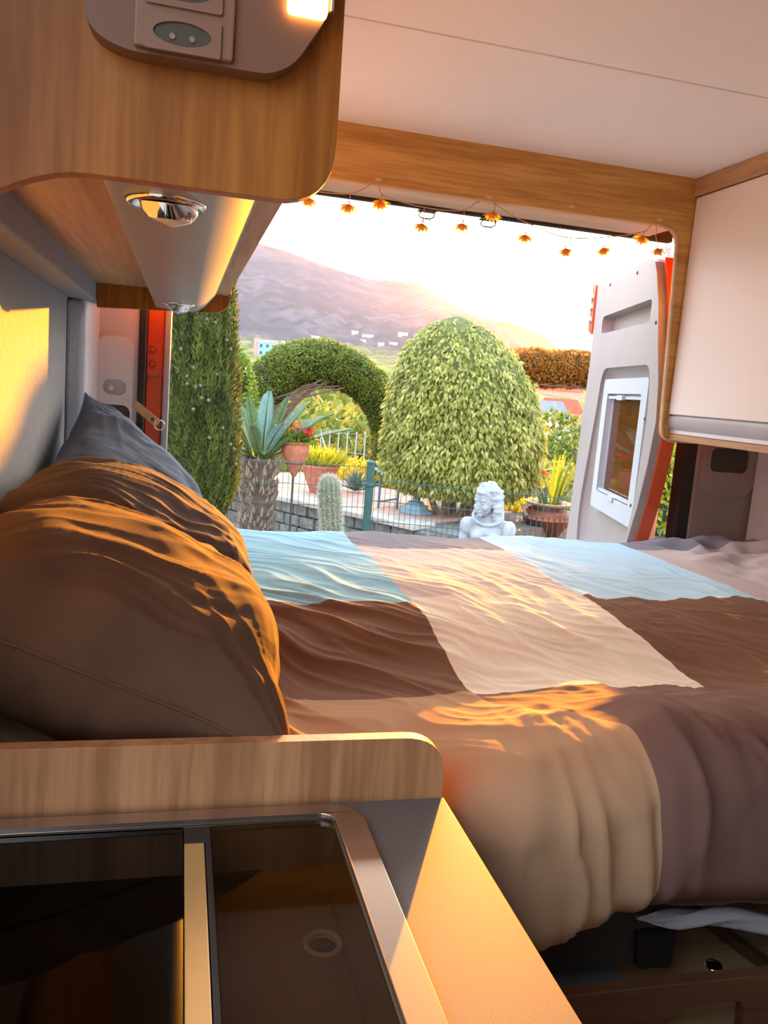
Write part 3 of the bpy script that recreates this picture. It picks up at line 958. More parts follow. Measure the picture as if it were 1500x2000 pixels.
# white underside showing along the lower edge
n = 90
ux = np.linspace(0.545, 1.72, n)
ring = []
for i, x in enumerate(ux):
    zc_ = 0.728 - 0.036 * float(sstep(0.55, 0.85, x)) + 0.003 * math.sin(x * 40)
    w = 0.011 * float(sstep(0.54, 0.60, x)) + 0.002
    tw = 0.4 * math.sin(x * 17)
    ring.append([(x, 0.768 + w * 0.8 * math.cos(a + tw) + 0.003 * math.sin(3 * a + x * 60), zc_ + w * math.sin(a + tw) * (0.8 + 0.2 * math.sin(x * 33 + 2 * a))) for a in np.linspace(0, 2 * math.pi, 18, endpoint=False)])
tag(grid_obj('underside', np.array(ring), 'sheet_white', dv, closed=True), 'white underside of the duvet along its lower edge')

# ------------------------------------------------------------------ pillows


def pillow(name, label, c, uax, vax, hu, hv, T, mat, seed, sag=0.0, lean=0.0):
    c, u, v = np.array(c), np.array(uax, float), np.array(vax, float)
    u /= np.linalg.norm(u)
    v -= u * (u @ v)
    v /= np.linalg.norm(v)
    nn = np.cross(u, v)
    n_ = 150
    a = np.linspace(-1, 1, n_)
    A, B = np.meshgrid(a, a, indexing='ij')
    # gather grid lines towards the rim
    A, B = np.sin(A * math.pi / 2), np.sin(B * math.pi / 2)
    inner = (np.clip(1 - np.abs(A) ** 2.6, 0, 1) ** 0.55) * (np.clip(1 - np.abs(B) ** 2.6, 0, 1) ** 0.55)
    pinU = 1 - 0.10 * (1 - B ** 2) * (np.abs(A) ** 3)
    pinV = 1 - 0.10 * (1 - A ** 2) * (np.abs(B) ** 3)
    du, dv_ = A * hu * pinU, B * hv * pinV
    # creases run in from the corners and along the sides
    r = np.sqrt((np.abs(A) - 1.05) ** 2 + (np.abs(B) - 1.05) ** 2)
    phi = np.arctan2(np.abs(B) - 1.05, np.abs(A) - 1.05)
    cre = 0.006 * ((1 - np.abs(pnoise(phi * 5.0 + seed, r * 0.9, seed + np.sign(A) * 2 + np.sign(B)))) ** 2 - 0.5) * np.exp(-r * 1.1)
    q = A * 0.95 + B * 0.30 + 0.16 * fbm(A * 1.5, B * 1.2, seed, 2)
    pp = A * 0.30 - B * 0.95
    lng = 0.0050 * ((1 - np.abs(pnoise(q * 3.0, pp * 0.40, seed + 9)) * 1.5) ** 2 - 0.4) + 0.0025 * ((1 - np.abs(pnoise(q * 8.0, pp * 0.7, seed + 4)) * 1.5) ** 2 - 0.4)
    lump = 0.012 * fbm(A * 1.3, B * 1.3, seed + 2, 2)
    rimfade = np.clip(inner * 2.0, 0, 1)
    wob = 0.010 * fbm(A * 2.5, B * 2.5, seed + 20, 2)
    front = T * inner + (cre + lng + lump) * rimfade
    back = -T * 1.05 * inner + lump * rimfade
    sagd = -sag * (1 - A ** 2) * (B > 0) * B

    def place(w):
        Pn = c + (du + wob)[..., None] * u + (dv_ + wob * 0.7 + sagd)[..., None] * v + w[..., None] * nn
        Pn[..., 0] = np.maximum(Pn[..., 0], -0.230 + 0.002 * A)
        return Pn
    F_, B_ = place(front), place(back)
    o_me = bpy.data.meshes.new(name)
    idx = np.arange(n_ * n_).reshape(n_, n_)
    quads = np.stack([idx[:-1, :-1].ravel(), idx[1:, :-1].ravel(), idx[1:, 1:].ravel(), idx[:-1, 1:].ravel()], 1)
    Vv = np.concatenate([F_.reshape(-1, 3), B_.reshape(-1, 3)]) - c
    Fq = np.concatenate([quads, quads[:, ::-1] + n_ * n_])
    fast_mesh(o_me, Vv, Fq)
    bm = bmesh.new()
    bm.from_mesh(o_me)
    bmesh.ops.remove_doubles(bm, verts=bm.verts, dist=2e-4)
    bmesh.ops.recalc_face_normals(bm, faces=bm.faces)
    bm.to_mesh(o_me)
    bm.free()
    o_me.polygons.foreach_set('use_smooth', np.ones(len(o_me.polygons), bool))
    o = link_mesh(name, o_me, mat, None, tuple(c))
    tag(o, label, 'pillow', 'pillows against the left wall')
    # seam piping round the rim
    edge = [F_[i, 0] for i in range(0, n_, 5)] + [F_[-1, j] for j in range(0, n_, 5)] + [F_[i, -1] for i in range(n_ - 1, -1, -5)] + [F_[0, j] for j in range(n_ - 1, -1, -5)]
    G().tube([tuple(e) for e in edge] + [tuple(edge[0])], 0.0022, 6, cap=False).build('seam', mat, o, smooth=True)
    return o


pillow('pillow', 'large brown pillow nearest the oak upstand, its upper side in orange sunlight', (-0.060, 1.015, 1.014), (0.06, 1, -0.03), (-0.93, 0.05, 0.36), 0.24, 0.215, 0.118, 'pillow_brown', 3.0)
pillow('pillow', 'mauve brown pillow in the middle, between the front brown and the blue pillow', (-0.060, 1.38, 1.030), (0.04, 1, 0.0), (-0.90, 0.02, 0.43), 0.23, 0.21, 0.112, 'pillow_mauve_shaded', 8.0)
pillow('pillow', 'slate blue pillow farthest back, its corner pointing up at the rear pillar', (-0.100, 1.81, 1.058), (0.10, 1, 0.33), (-0.70, 0.10, 0.70), 0.24, 0.185, 0.075, 'pillow_blue', 14.0)

# ================================================================== LEATHER STRAP
st = thing('strap', 'tan leather strap with a snap and a metal ring by the left pillar', 'strap', (-0.08, 2.15, 1.21))
a_, b_ = Vector((-0.116, 2.155, 1.232)), Vector((-0.056, 2.145, 1.186))
d_ = (b_ - a_).normalized()
w_ = d_.cross(Vector((0, -1, 0))).normalized()
G().obox((a_ + b_) / 2, d_, w_, (0, -1, 0), ((b_ - a_).length / 2, 0.0105, 0.0014)).build('leather_band', 'leather', st, bevel=0.001)
G().lathe([(0.0, 0.003), (0.003, 0.0028), (0.0042, 0.001), (0.0045, 0.0)], b_ - d_ * 0.018 + Vector((0, -0.0014, 0)), 18, (0, -1, 0)).build('snap', 'socket_dark', st, smooth=True)
G().tube([b_ + d_ * 0.004 + (d_ * math.cos(q) + w_ * math.sin(q)) * 0.0125 + Vector((0, 0.004 * math.cos(q), 0)) for q in np.linspace(0, 2 * math.pi, 29)], 0.0011, 8, cap=False).build('ring', 'chrome', st, smooth=True)

# ================================================================== FAIRY LIGHTS
fx = [(0.287, 1.771), (0.388, 1.769), (0.470, 1.789), (0.585, 1.746), (0.694, 1.760), (0.777, 1.799), (0.873, 1.753), (0.995, 1.732), (1.107, 1.747), (1.221, 1.791), (1.272, 1.765)]
sx = [(0.285, 1.795), (0.391, 1.799), (0.472, 1.808), (0.587, 1.791), (0.696, 1.798), (0.779, 1.824), (0.881, 1.786), (0.989, 1.765), (1.100, 1.778), (1.224, 1.808), (1.262, 1.800)]
YF = 2.118
fl_ = thing('string_light', 'string of straw coloured flower lights hung along the rear oak header', 'string light', (0.78, YF, 1.8))
path = [(0.20, YF, 1.81), (0.24, YF - 0.004, 1.803)]
hooks = {2: (0.456, 1.836), 5: (0.755, 1.832), 10: (1.256, 1.838)}
for i, (x, z) in enumerate(sx):
    if i in hooks and i != 10:
        path.append((hooks[i][0], YF - 0.006, hooks[i][1]))
    if i == 10:
        path += [(1.243, YF - 0.004, 1.828), (hooks[10][0], YF - 0.006, hooks[10][1])]
    path.append((x, YF, z))
    if i < len(sx) - 1:
        x1, z1 = sx[i + 1]
        sagz = min(z, z1) - 0.002 + 0.004 * math.sin(i * 2.1)
        path.append(((x + x1) / 2 - (0.01 if i + 1 in hooks else 0), YF + 0.002, (z + z1) / 2 + (0.010 if i + 1 in hooks else -0.003)))


def smooth_path(pts, k=5):
    pts = [Vector(p) for p in pts]
    out = []
    for i in range(len(pts) - 1):
        p0, p1, p2, p3 = pts[max(i - 1, 0)], pts[i], pts[i + 1], pts[min(i + 2, len(pts) - 1)]
        for j in range(k):
            t_ = j / k
            out.append(0.5 * ((2 * p1) + (p2 - p0) * t_ + (2 * p0 - 5 * p1 + 4 * p2 - p3) * t_ ** 2 + (3 * p1 - p0 - 3 * p2 + p3) * t_ ** 3))
    out.append(pts[-1])
    return out


G().tube(smooth_path(path), 0.0014, 6).build('wire', 'wire_copper', fl_, smooth=True)
for i, ((x, z), (x1, z1)) in enumerate(zip(fx, sx)):
    rr = random.Random(i + 40)
    ax = Vector((x - x1 + rr.uniform(-0.006, 0.006), rr.uniform(-0.008, 0.008), z - z1 - 0.004)).normalized()
    c = Vector((x, YF, z))
    fo = G().tube([(x1, YF, z1), ((x + x1) / 2 + 0.001, YF, (z + z1) / 2), tuple(c - ax * 0.006)], [0.0011, 0.0012, 0.0022], 6).build('flower', 'wire_copper', fl_, smooth=True)
    g = G()
    uu = ax.orthogonal().normalized()
    vv = ax.cross(uu)
    for ringi, (cnt, tilt, ln) in enumerate(((13, 1.22, 0.027), (12, 0.90, 0.025), (8, 0.45, 0.021))):
        for k_ in range(cnt):
            q = 2 * math.pi * (k_ + 0.5 * ringi + rr.uniform(-0.2, 0.2)) / cnt
            dd = (uu * math.cos(q) + vv * math.sin(q))
            dirp = (dd * math.sin(tilt) + ax * math.cos(tilt)).normalized()
            sd = ax.cross(dd).normalized()
            l_ = ln * rr.uniform(0.8, 1.15)
            b0 = c - ax * 0.005
            m_ = b0 + dirp * l_ * 0.6 + ax * 0.001
            e_ = b0 + dirp * l_ + ax * 0.0035
            w2 = 0.0050
            nrm = dirp.cross(sd) * 0.0005
            g.add([b0 - sd * 0.001, b0 + sd * 0.001, m_ + sd * w2, e_ + sd * 0.0012, e_ - sd * 0.0012, m_ - sd * w2, m_ + nrm * 3], [(0, 1, 6), (1, 2, 6), (2, 3, 6), (3, 4, 6), (4, 5, 6), (5, 0, 6)])
    g.ell(c + ax * 0.001, (0.0052, 0.0052, 0.0052), 10, 6)
    g.build('petals', 'straw_flower', fo)
for i, (x, z) in enumerate(((0.456, 1.8365), (0.755, 1.8325), (0.990, 1.8405), (1.256, 1.8385))):
    hk = thing('hook', ['small clear adhesive hook on the header above the third flower light', 'small clear adhesive hook on the header by the middle flower light', 'small bare clear adhesive hook on the header with no wire on it', 'small clear adhesive hook on the header near the right corner'][i], 'hook', (x, YR, z), 'clear hooks on the oak header')
    G().prism(rrect(x - 0.008, z - 0.003, x + 0.008, z + 0.005, 0.002), XZ(YR), 0.0, 0.002).build('base', 'hook_clear', hk, bevel=0.0006)
    G().tube([(x, YR - 0.001, z + 0.001), (x, YR - 0.006, z - 0.002), (x, YR - 0.009, z), (x, YR - 0.0095, z + 0.004)], 0.0013, 6).build('prong', 'hook_clear', hk, smooth=True)
for i, x in enumerate((0.640, 0.822)):
    sk_ = thing('door_striker', ['dark metal striker loop on the rear frame, the one behind the fourth flower light', 'dark metal striker loop on the rear frame, the one behind the sixth flower light'][i], 'striker', (x, 2.26, 1.82), 'striker loops above the rear opening')
    G().box((x - 0.028, 2.246, 1.812), (x + 0.022, 2.279, 1.8175)).build('plate', 'frame_dark', sk_, bevel=0.002)
    G().tube([(x + 0.018, 2.262, 1.812), (x + 0.016, 2.262, 1.800), (x + 0.006, 2.262, 1.794), (x - 0.018, 2.262, 1.794), (x - 0.028, 2.262, 1.800), (x - 0.020, 2.262, 1.812)], 0.0022, 8).build('loop', 'socket_dark', sk_, smooth=True)

# ================================================================== REAR DOOR (open)
dh = Vector((1.39, 2.30, 0))
du_ = Vector((0.21, 0.80, 0)).normalized()
dn = Vector((-du_.y, du_.x, 0))                 # towards the opening, away from the hedge side
DF = (dh, du_, Vector((0, 0, 1)), dn)
door = thing('rear_door', 'open orange van rear door with pale grey inner lining and a small framed window', 'van door', (1.5, 2.7, 0.0))
right_edge = [(-0.040, 0.30), (-0.020, 0.75), (-0.042, 0.912), (-0.102, 1.028), (-0.149, 1.163), (-0.174, 1.289), (-0.150, 1.40), (-0.099, 1.518), (-0.054, 1.64), (0.0, 1.735), (0.035, 1.775), (0.075, 1.790)]
left_edge = [(0.768, 1.800), (0.752, 1.505), (0.783, 1.154), (0.816, 0.75), (0.82, 0.30)]
outl = right_edge + left_edge
hole_pocket = roundpoly([(0.012, 1.588), (0.622, 1.594), (0.628, 1.658), (0.014, 1.660)], [0.02, 0.02, 0.05, 0.02])
recess = roundpoly([(0.03, 0.62), (0.62, 0.72), (0.655, 0.92), (0.560, 1.30), (0.53, 1.46), (-0.055, 1.458), (-0.085, 1.30), (-0.065, 1.05), (-0.02, 0.90)], [0.05, 0.1, 0.08, 0.03, 0.06, 0.06, 0.05, 0.05, 0.03])
zl = [0.28, 0.75, 0.912, 1.028, 1.163, 1.289, 1.40, 1.518, 1.64, 1.735, 1.80, 1.826]
ui = [-0.045, -0.030, -0.050, -0.108, -0.155, -0.180, -0.157, -0.106, -0.062, -0.020, 0.030, 0.060]
uo = [0.05, 0.05, 0.05, 0.045, 0.04, 0.035, 0.04, 0.05, 0.057, 0.07, 0.09, 0.10]
th = [0.115, 0.115, 0.115, 0.114, 0.112, 0.110, 0.098, 0.082, 0.064, 0.060, 0.060, 0.060]
rows_ = []
pd = lambda u_, z_, t_: tuple(dh + du_ * u_ + Vector((0, 0, z_)) + dn * t_)
for z_, a_, b_, h_ in zip(zl, ui, uo, th):
    fe_ = 0.850
    rows_.append([pd(a_, z_, -0.031), pd(a_ * 0.7 + b_ * 0.3, z_, -0.030 - h_ * 0.35), pd(b_ - 0.012, z_, -h_ + 0.006), pd(b_, z_, -h_), pd(b_ + 0.05, z_, -h_ - 0.004), pd(0.5, z_, -h_ - 0.012), pd(fe_, z_, -h_), pd(fe_, z_, -0.046), pd(0.80, z_, -0.045), pd(max(a_, 0.0) + 0.7, z_, -0.064), pd(a_ + 0.03, z_, -0.064)])
sh_ = grid_obj('outer_shell', np.array(rows_), 'van_paint', door, closed=True)
sh_.data.set_sharp_from_angle(angle=R(40))
G().add(rows_[-1], [tuple(range(len(rows_[-1])))]).build('top_edge', 'van_paint', door)
fl2 = G().prism([(x * 0.99 - 0.016, z * 1.0 + 0.012) for x, z in outl], DF, -0.062, -0.024, [[(0.3 + (x - 0.3) * 1.03, 1.625 + (z - 1.625) * 1.06) for x, z in hole_pocket], [(0.27 + (x - 0.27) * 1.03, 1.1 + (z - 1.1) * 1.03) for x, z in recess]]).build('inner_frame', 'van_paint', door, bevel=0.006)
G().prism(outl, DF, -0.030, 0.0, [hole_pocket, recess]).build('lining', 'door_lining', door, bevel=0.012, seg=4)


def dished(outline, depth, shrink, name, mat):
    """walls sloping from the hole's edge to a floor"""
    cx = sum(p_[0] for p_ in outline) / len(outline)
    cz = sum(p_[1] for p_ in outline) / len(outline)
    o_, u_, v_, n_ = (Vector(q) for q in DF)
    g = G()
    m_ = len(outline)
    rings = []
    for tt, dd in ((0.0, -0.012), (0.35, -0.012 - depth * 0.75), (1.0, -0.012 - depth)):
        for x, z in outline:
            L_ = math.hypot(x - cx, z - cz)
            kk = 1 - shrink * tt / max(L_, 1e-3)
            rings.append(o_ + u_ * (cx + (x - cx) * kk) + v_ * (cz + (z - cz) * kk) + n_ * dd)
    F_ = []
    for r_ in range(2):
        for i in range(m_):
            F_.append((r_ * m_ + i, r_ * m_ + (i + 1) % m_, (r_ + 1) * m_ + (i + 1) % m_, (r_ + 1) * m_ + i))
    F_.append(tuple(2 * m_ + i for i in range(m_)))
    g.add(rings, F_)
    return g.build(name, mat, door, autos=50)


dished(recess, 0.026, 0.045, 'window_recess', 'door_lining')
dished(hole_pocket, 0.034, 0.006, 'door_pocket', 'door_lining')
wfr = G().prism(rrect(-0.032, 0.945, 0.510, 1.420, 0.02), DF, -0.030, -0.008, [rrect(0.030, 1.008, 0.448, 1.368, 0.008)]).build('window_frame', 'white_plastic', door, bevel=0.004, seg=3)
tag(wfr, 'white plastic blind frame around the small window')
G().prism(rrect(0.026, 1.004, 0.452, 1.372, 0.008), DF, -0.052, -0.030, [rrect(0.040, 1.018, 0.438, 1.358, 0.008)]).build('inner_sash', 'white_plastic', wfr)
G().prism(rrect(0.028, 1.006, 0.450, 1.370, 0.008), DF, -0.036, -0.034).build('pane', 'glass_window', wfr)
G().prism(rrect(0.020, 0.998, 0.456, 1.376, 0.008), DF, -0.0545, -0.0535).build('dark_backing', 'socket_dark', wfr)
for z0, z1, nm in ((1.350, 1.360, 'blind_rail'), (1.012, 1.022, 'screen_rail')):
    rl = G().prism(rrect(0.032, z0, 0.446, z1, 0.002), DF, -0.026, -0.014).build(nm, 'white_plastic', wfr, bevel=0.002)
for u0, z0 in ((0.262, 1.354), (0.235, 1.006)):
    G().prism(rrect(u0 - 0.035, z0 - 0.008, u0 + 0.035, z0 + 0.008, 0.005), DF, -0.014, -0.002).build('blind_handle', 'white_plastic', wfr, bevel=0.003, seg=3)
for u0, z0 in ((0.568, 1.771), (0.217, 1.766), (-0.055, 1.582), (-0.066, 1.293), (-0.035, 1.02)):
    G().lathe([(0.0, 0.003), (0.005, 0.0025), (0.006, 0.0)], dh + du_ * u0 + Vector((0, 0, z0)), 14, dn).build('screw', 'frame_dark', door, smooth=True)
# latch plate on the free upper corner
lp = G().prism(roundpoly([(0.770, 1.60), (0.838, 1.62), (0.842, 1.80), (0.785, 1.80)], 0.012), DF, -0.02, 0.004).build('latch_plate', 'van_paint', door, bevel=0.004)
for z0 in (1.66, 1.71, 1.75):
    G().lathe([(0.0, 0.006), (0.012, 0.005), (0.015, 0.0)], dh + du_ * 0.812 + Vector((0, 0, z0)) + dn * 0.004, 14, dn).build('bolt', 'steel', lp, smooth=True)
# pressed ribs on the hinge edge
for k_ in (0.55, 0.80):
    G().tube([pd(a_ * (1 - k_) + b_ * k_ - 0.004, z_, -0.026 - (h_ - 0.031) * k_) for z_, a_, b_, h_ in list(zip(zl, ui, uo, th))[:8]], 0.003, 8).build('edge_rib', 'van_paint', door, smooth=True)

# ================================================================== OUTSIDE: LAND
RAZ = np.radians([-70, -30, -5, 2, 4, 6.45, 9.26, 12.1, 15.3, 16.7, 18.6, 20.7, 22.5, 24.3, 25.7, 27.8, 34, 60, 80])
REL = np.radians([6, 8, 9.2, 9.4, 8.98, 8.57, 7.85, 7.26, 7.34, 6.61, 5.73, 5.2, 4.98, 4.42, 3.5, 3.1, 3.0, 2.5, 2])
TD = np.log([9, 11, 14, 30, 60, 120, 200, 300, 500, 800, 1100])
TE = np.radians([-11.5, -9.3, -8.0, -5.2, -3.7, -2.2, -1.0, 0.0, 1.2, 2.4, 3.0])
RIDGE_D = 2600.0


def land(az, d):
    az, d = np.broadcast_arrays(np.asarray(az, float), np.asarray(d, float))
    ridge = np.interp(az, RAZ, REL)
    e = np.interp(np.log(np.clip(d, 9, 1100)), TD, TE)
    sc = np.clip((ridge - R(0.9)) / R(4.0), 0.35, 1)
    e = np.where(e > 0, e * sc, e)
    m = np.clip((d - 1100) / (RIDGE_D - 1100), 0, 1)
    e = e + (ridge - e) * (m ** 0.85)
    z = 1.32 + d * np.tan(e)
    x, y = d * np.sin(az), d * np.cos(az)
    bell = np.clip(np.sin(np.clip(m, 0, 1) * math.pi), 0, 1)
    z = z + bell * 38 * fbm(x / 330, y / 330, 1.0, 4)
    z = z + (1 - m) * np.clip(d / 90, 0, 1) * 0.012 * d * fbm(x / (18 + 0.2 * 120), y / 42, 2.0, 3)
    z = z + np.where(m >= 1, 6 * fbm(x / 60, y / 60, 4.0, 3), 0)
    z = np.where(d > RIDGE_D, 1.32 + RIDGE_D * np.tan(ridge) - (d - RIDGE_D) * 0.35 + 6 * fbm(x / 60, y / 60, 4.0, 3), z)
    return z


AZ = np.linspace(R(-48), R(66), 420)
DD = np.exp(np.linspace(math.log(11.5), math.log(3300), 260))
DG, AG = np.meshgrid(DD, AZ, indexing='ij')
Pl = np.stack([DG * np.sin(AG), DG * np.cos(AG), land(AG, DG)], -1)
m, t, p = principled('hillside', (0.2, 0.2, 0.1), 1.0, 0, 0.0)
geo = t.nodes.new('ShaderNodeNewGeometry')
ln = t.nodes.new('ShaderNodeVectorMath')
ln.operation = 'LENGTH'
t.links.new(geo.outputs['Position'], ln.inputs[0])


def tnoise(scale, detail=6, lo=0.4, hi=0.6):
    n = t.nodes.new('ShaderNodeTexNoise')
    n.inputs['Scale'].default_value = scale
    n.inputs['Detail'].default_value = detail
    t.links.new(geo.outputs['Position'], n.inputs['Vector'])
    r_ = t.nodes.new('ShaderNodeMapRange')
    r_.inputs[1].default_value = lo
    r_.inputs[2].default_value = hi
    t.links.new(n.outputs[0], r_.inputs[0])
    return r_.outputs[0]


def mixt(f, a, b):
    n = t.nodes.new('ShaderNodeMix')
    n.data_type = 'RGBA'
    t.links.new(f, n.inputs[0])
    for i, v in ((6, a), (7, b)):
        if isinstance(v, tuple):
            n.inputs[i].default_value = (*v, 1)
        else:
            t.links.new(v, n.inputs[i])
    return n.outputs[2]


near_c = mixt(tnoise(0.25), (0.17, 0.19, 0.04), (0.34, 0.27, 0.11))
near_c = mixt(tnoise(0.9), near_c, (0.10, 0.14, 0.03))
mid_c = mixt(tnoise(0.035), (0.23, 0.23, 0.06), (0.40, 0.30, 0.14))
mid_c = mixt(tnoise(0.12), mid_c, (0.14, 0.16, 0.05))
far_c = mixt(tnoise(0.008), (0.10, 0.085, 0.088), (0.145, 0.12, 0.12))
far_c = mixt(tnoise(0.03, 8, 0.45, 0.62), far_c, (0.085, 0.082, 0.07))
r1 = t.nodes.new('ShaderNodeMapRange')
r1.inputs[1].default_value, r1.inputs[2].default_value = 40, 110
t.links.new(ln.outputs['Value'], r1.inputs[0])
r2 = t.nodes.new('ShaderNodeMapRange')
r2.inputs[1].default_value, r2.inputs[2].default_value = 500, 1000
t.links.new(ln.outputs['Value'], r2.inputs[0])
t.links.new(mixt(r2.outputs[0], mixt(r1.outputs[0], near_c, mid_c), far_c), p.inputs['Base Color'])
MATS['hillside'] = m
hill = struct(grid_obj('hillside', Pl, 'hillside'), 'green valley rising to a bare mountain ridge')
gr = struct(G().box((-30, 2.3, -0.75), (40, 12.2, -0.6)).build('ground', 'gravel'), 'brown gravel ground behind the van')

# haze over the valley
hz = bpy.data.materials.new('valley_haze')
hz.use_nodes = True
t = hz.node_tree
t.nodes.clear()
out = t.nodes.new('ShaderNodeOutputMaterial')
s1 = t.nodes.new('ShaderNodeVolumeScatter')
s1.inputs['Color'].default_value = (1.0, 0.50, 0.16, 1)
s1.inputs['Density'].default_value = 0.000010
s1.inputs['Anisotropy'].default_value = 0.86
s2 = t.nodes.new('ShaderNodeVolumeScatter')
s2.inputs['Color'].default_value = (0.62, 0.66, 1.0, 1)
s2.inputs['Density'].default_value = 0.00006
s2.inputs['Anisotropy'].default_value = 0.0
ad = t.nodes.new('ShaderNodeAddShader')
t.links.new(s1.outputs[0], ad.inputs[0])
t.links.new(s2.outputs[0], ad.inputs[1])
t.links.new(ad.outputs[0], out.inputs['Volume'])
MATS['valley_haze'] = hz
HAZE = G().box((-2600, 60, -120), (3000, 3300, 430)).build('haze', 'valley_haze', None, (0, 1500, 0))
tag(HAZE, 'warm evening haze over the valley and the mountain', 'haze', kind='stuff')

# ------------------------------------------------------------------ houses on the slopes


def at_land(az, d):
    a = R(az)
    return Vector((d * math.sin(a), d * math.cos(a), float(land(a, d))))


def slope_distance(az, el, d0=450):
    """first distance at which the ground along this bearing rises to the given elevation"""
    ds = np.linspace(d0, 2500, 1500)
    e = np.degrees(np.arctan2(land(np.full(1500, R(az)), ds) - 1.32, ds))
    ok = np.nonzero(e >= el)[0]
    return float(ds[ok[0]]) if len(ok) else 2400.0


def house(az, d, w, dep, h, wall, roof, label, group=None, gable=False, wins=0, rot=0.0, storeys=1):
    c = at_land(az, d)
    t_ = thing('house', label, 'house', tuple(c), group)
    a = R(az) + rot
    u = Vector((math.cos(a), -math.sin(a), 0))
    v = Vector((math.sin(a), math.cos(a), 0))
    z = Vector((0, 0, 1))
    G().obox(c + z * (h / 2 - 1.5), u, v, z, (w / 2, dep / 2, h / 2 + 1.5)).build('walls', wall, t_)
    if gable:
        fr_ = (c, u, z, -v)
        G().prism([(-w / 2 - 0.4, h - 0.2), (w / 2 + 0.4, h - 0.2), (w / 2 - w * 0.12, h + dep * 0.32), (-w / 2 + w * 0.12, h + dep * 0.32)], (c, u, z, -v), -dep / 2 - 0.4, dep / 2 + 0.4).build('roof', roof, t_)
    else:
        G().obox(c + z * (h + 0.25), u, v, z, (w / 2 + 0.3, dep / 2 + 0.3, 0.25)).build('roof', roof, t_)
    for sI in range(storeys if wins else 0):
        for k_ in range(wins):
            x = -w / 2 + w * (k_ + 0.5) / wins
            G().obox(c + u * x - v * (dep / 2) + z * (h * (sI + 0.55) / storeys), u, v, z, (w / wins * 0.22, 0.12, h / storeys * 0.22)).build('window', 'window_dark', t_)
    return t_, c, u, v, z


hb, c, u, v, z = house(5.95, slope_distance(5.95, 1.45, 250), 20, 12, 9.0, 'house_blue', 'house_blue', 'blue house with flat terraces and a pink block at the foot of the mountain', wins=5, storeys=2)
G().obox(c - u * 10.5 + z * 5, u, v, z, (2.2, 5, 6.5)).build('pink_block', 'house_pink', hb)
G().obox(c - u * 3 - v * 1 + z * 9.9, u, v, z, (5.5, 4, 1.1)).build('upper_storey', 'house_pink', hb)
G().obox(c + u * 6 + z * 10.0, u, v, z, (1.2, 1.2, 1.4)).build('stair_tower', 'house_white', hb)
G().obox(c - u * 3.2 - v * 6.1 + z * 1.4, u, v, z, (2.0, 0.15, 1.8)).build('garage_door', 'window_dark', hb)
G().obox(c + u * 5 - v * 6.6 + z * 5.2, u, v, z, (6.0, 0.8, 0.35)).build('balcony', 'house_white', hb)

sites = [(8.75, 3.05, 11, 'white house on the slope just above the crown of the left hedge arch'),
         (11.45, 3.62, 9, 'small white house, left end of the string of houses on the middle slope'),
         (12.35, 3.50, 15, 'long white house on the middle slope, longest of the string'),
         (12.05, 3.15, 7, 'tiny white house just below the long white house on the middle slope'),
         (13.3, 3.05, 8, 'small white house low on the slope between the long house and the fig tree'),
         (14.15, 3.15, 11, 'white house on the slope left of the fig tree, lower one'),
         (14.75, 3.75, 13, 'white house on the slope left of the fig tree, upper one')]
for az, el, w, lb in sites:
    d = slope_distance(az, el)
    k_ = d / 1100
    house(az, d - 4, w * k_, 8 * k_, 4.2 * k_, 'house_white', 'house_white', lb, 'white houses on the mountain slope')
house(25.75, 330, 18, 12, 5, 'house_pink', 'roof_red', 'long red building under the right hedge arch', gable=True)
house(25.95, 160, 8, 7, 3.2, 'house_pink', 'roof_red', 'red roofed cottage above the road on the right slope', gable=True, wins=3)
house(24.7, 120, 7.5, 6, 3.0, 'house_white', 'roof_grey', 'blue grey roofed hut at the right edge of the fig tree', gable=True)
house(26.2, 95, 2.2, 1.6, 1.0, 'house_white', 'house_white', 'small white water tank on the right slope')

# low wire fences of the plots seen through the left arch
pf = thing('plot_fence', 'thin pale posts and wire of a plot fence seen through the left hedge arch', 'fence', tuple(at_land(10.5, 19)))
pp = []
for k_ in range(6):
    c = at_land(9.6 + 0.62 * k_, 20 - 0.7 * k_)
    pp.append(c)
    G().tube([c + Vector((0, 0, -0.2)), c + Vector((0, 0, 1.25))], 0.014, 6).build('post', 'rail_grey', pf)
G().tube([pp[0] + Vector((0, 0, 1.15)), pp[2] + Vector((0, 0, 0.1))], 0.018, 6).build('brace', 'rail_grey', pf)
for hh in (0.4, 0.8, 1.2):
    G().tube([q + Vector((0, 0, hh)) for q in pp], 0.005, 4).build('wire', 'rail_grey', pf)

# wild shrubs: one loose mass, and single bushes that can be told apart


def blob_leaves(c, r, n, squash=0.8):
    d = unit(n)
    rad = 0.75 + 0.35 * RNG.random(n)
    P = np.array(c) + d * rad[:, None] * np.array([r, r, r * squash])
    return P, d


PP, NNn, LL, TT = [], [], [], []
for k_ in range(560):
    az, d = random.uniform(1.5, 37), math.exp(random.uniform(math.log(17), math.log(240)))
    if any(abs(az - a2) < 3.0 and abs(d - d2) < 0.35 * d2 for a2, d2 in ((26.3, 330), (26.75, 215), (26.7, 160), (24.7, 120), (27.1, 95), (10.5, 19), (12.0, 17), (8.2, 24), (10.6, 30), (12.6, 26), (25.6, 60), (27.2, 48), (11.6, 52))):
        continue
    c = at_land(az, d)
    r = random.uniform(0.010, 0.022) * d + 0.25
    n_ = 70
    P_, N_ = blob_leaves((c.x, c.y, c.z + r * 0.25), r, n_, 0.6)
    PP.append(P_)
    NNn.append(N_)
    LL.append(np.full(n_, r * 0.42))
    TT.append(np.clip(RNG.normal(random.uniform(0.15, 0.85), 0.18, n_), 0, 1))
PP, NNn, LL, TT = map(np.concatenate, (PP, NNn, LL, TT))
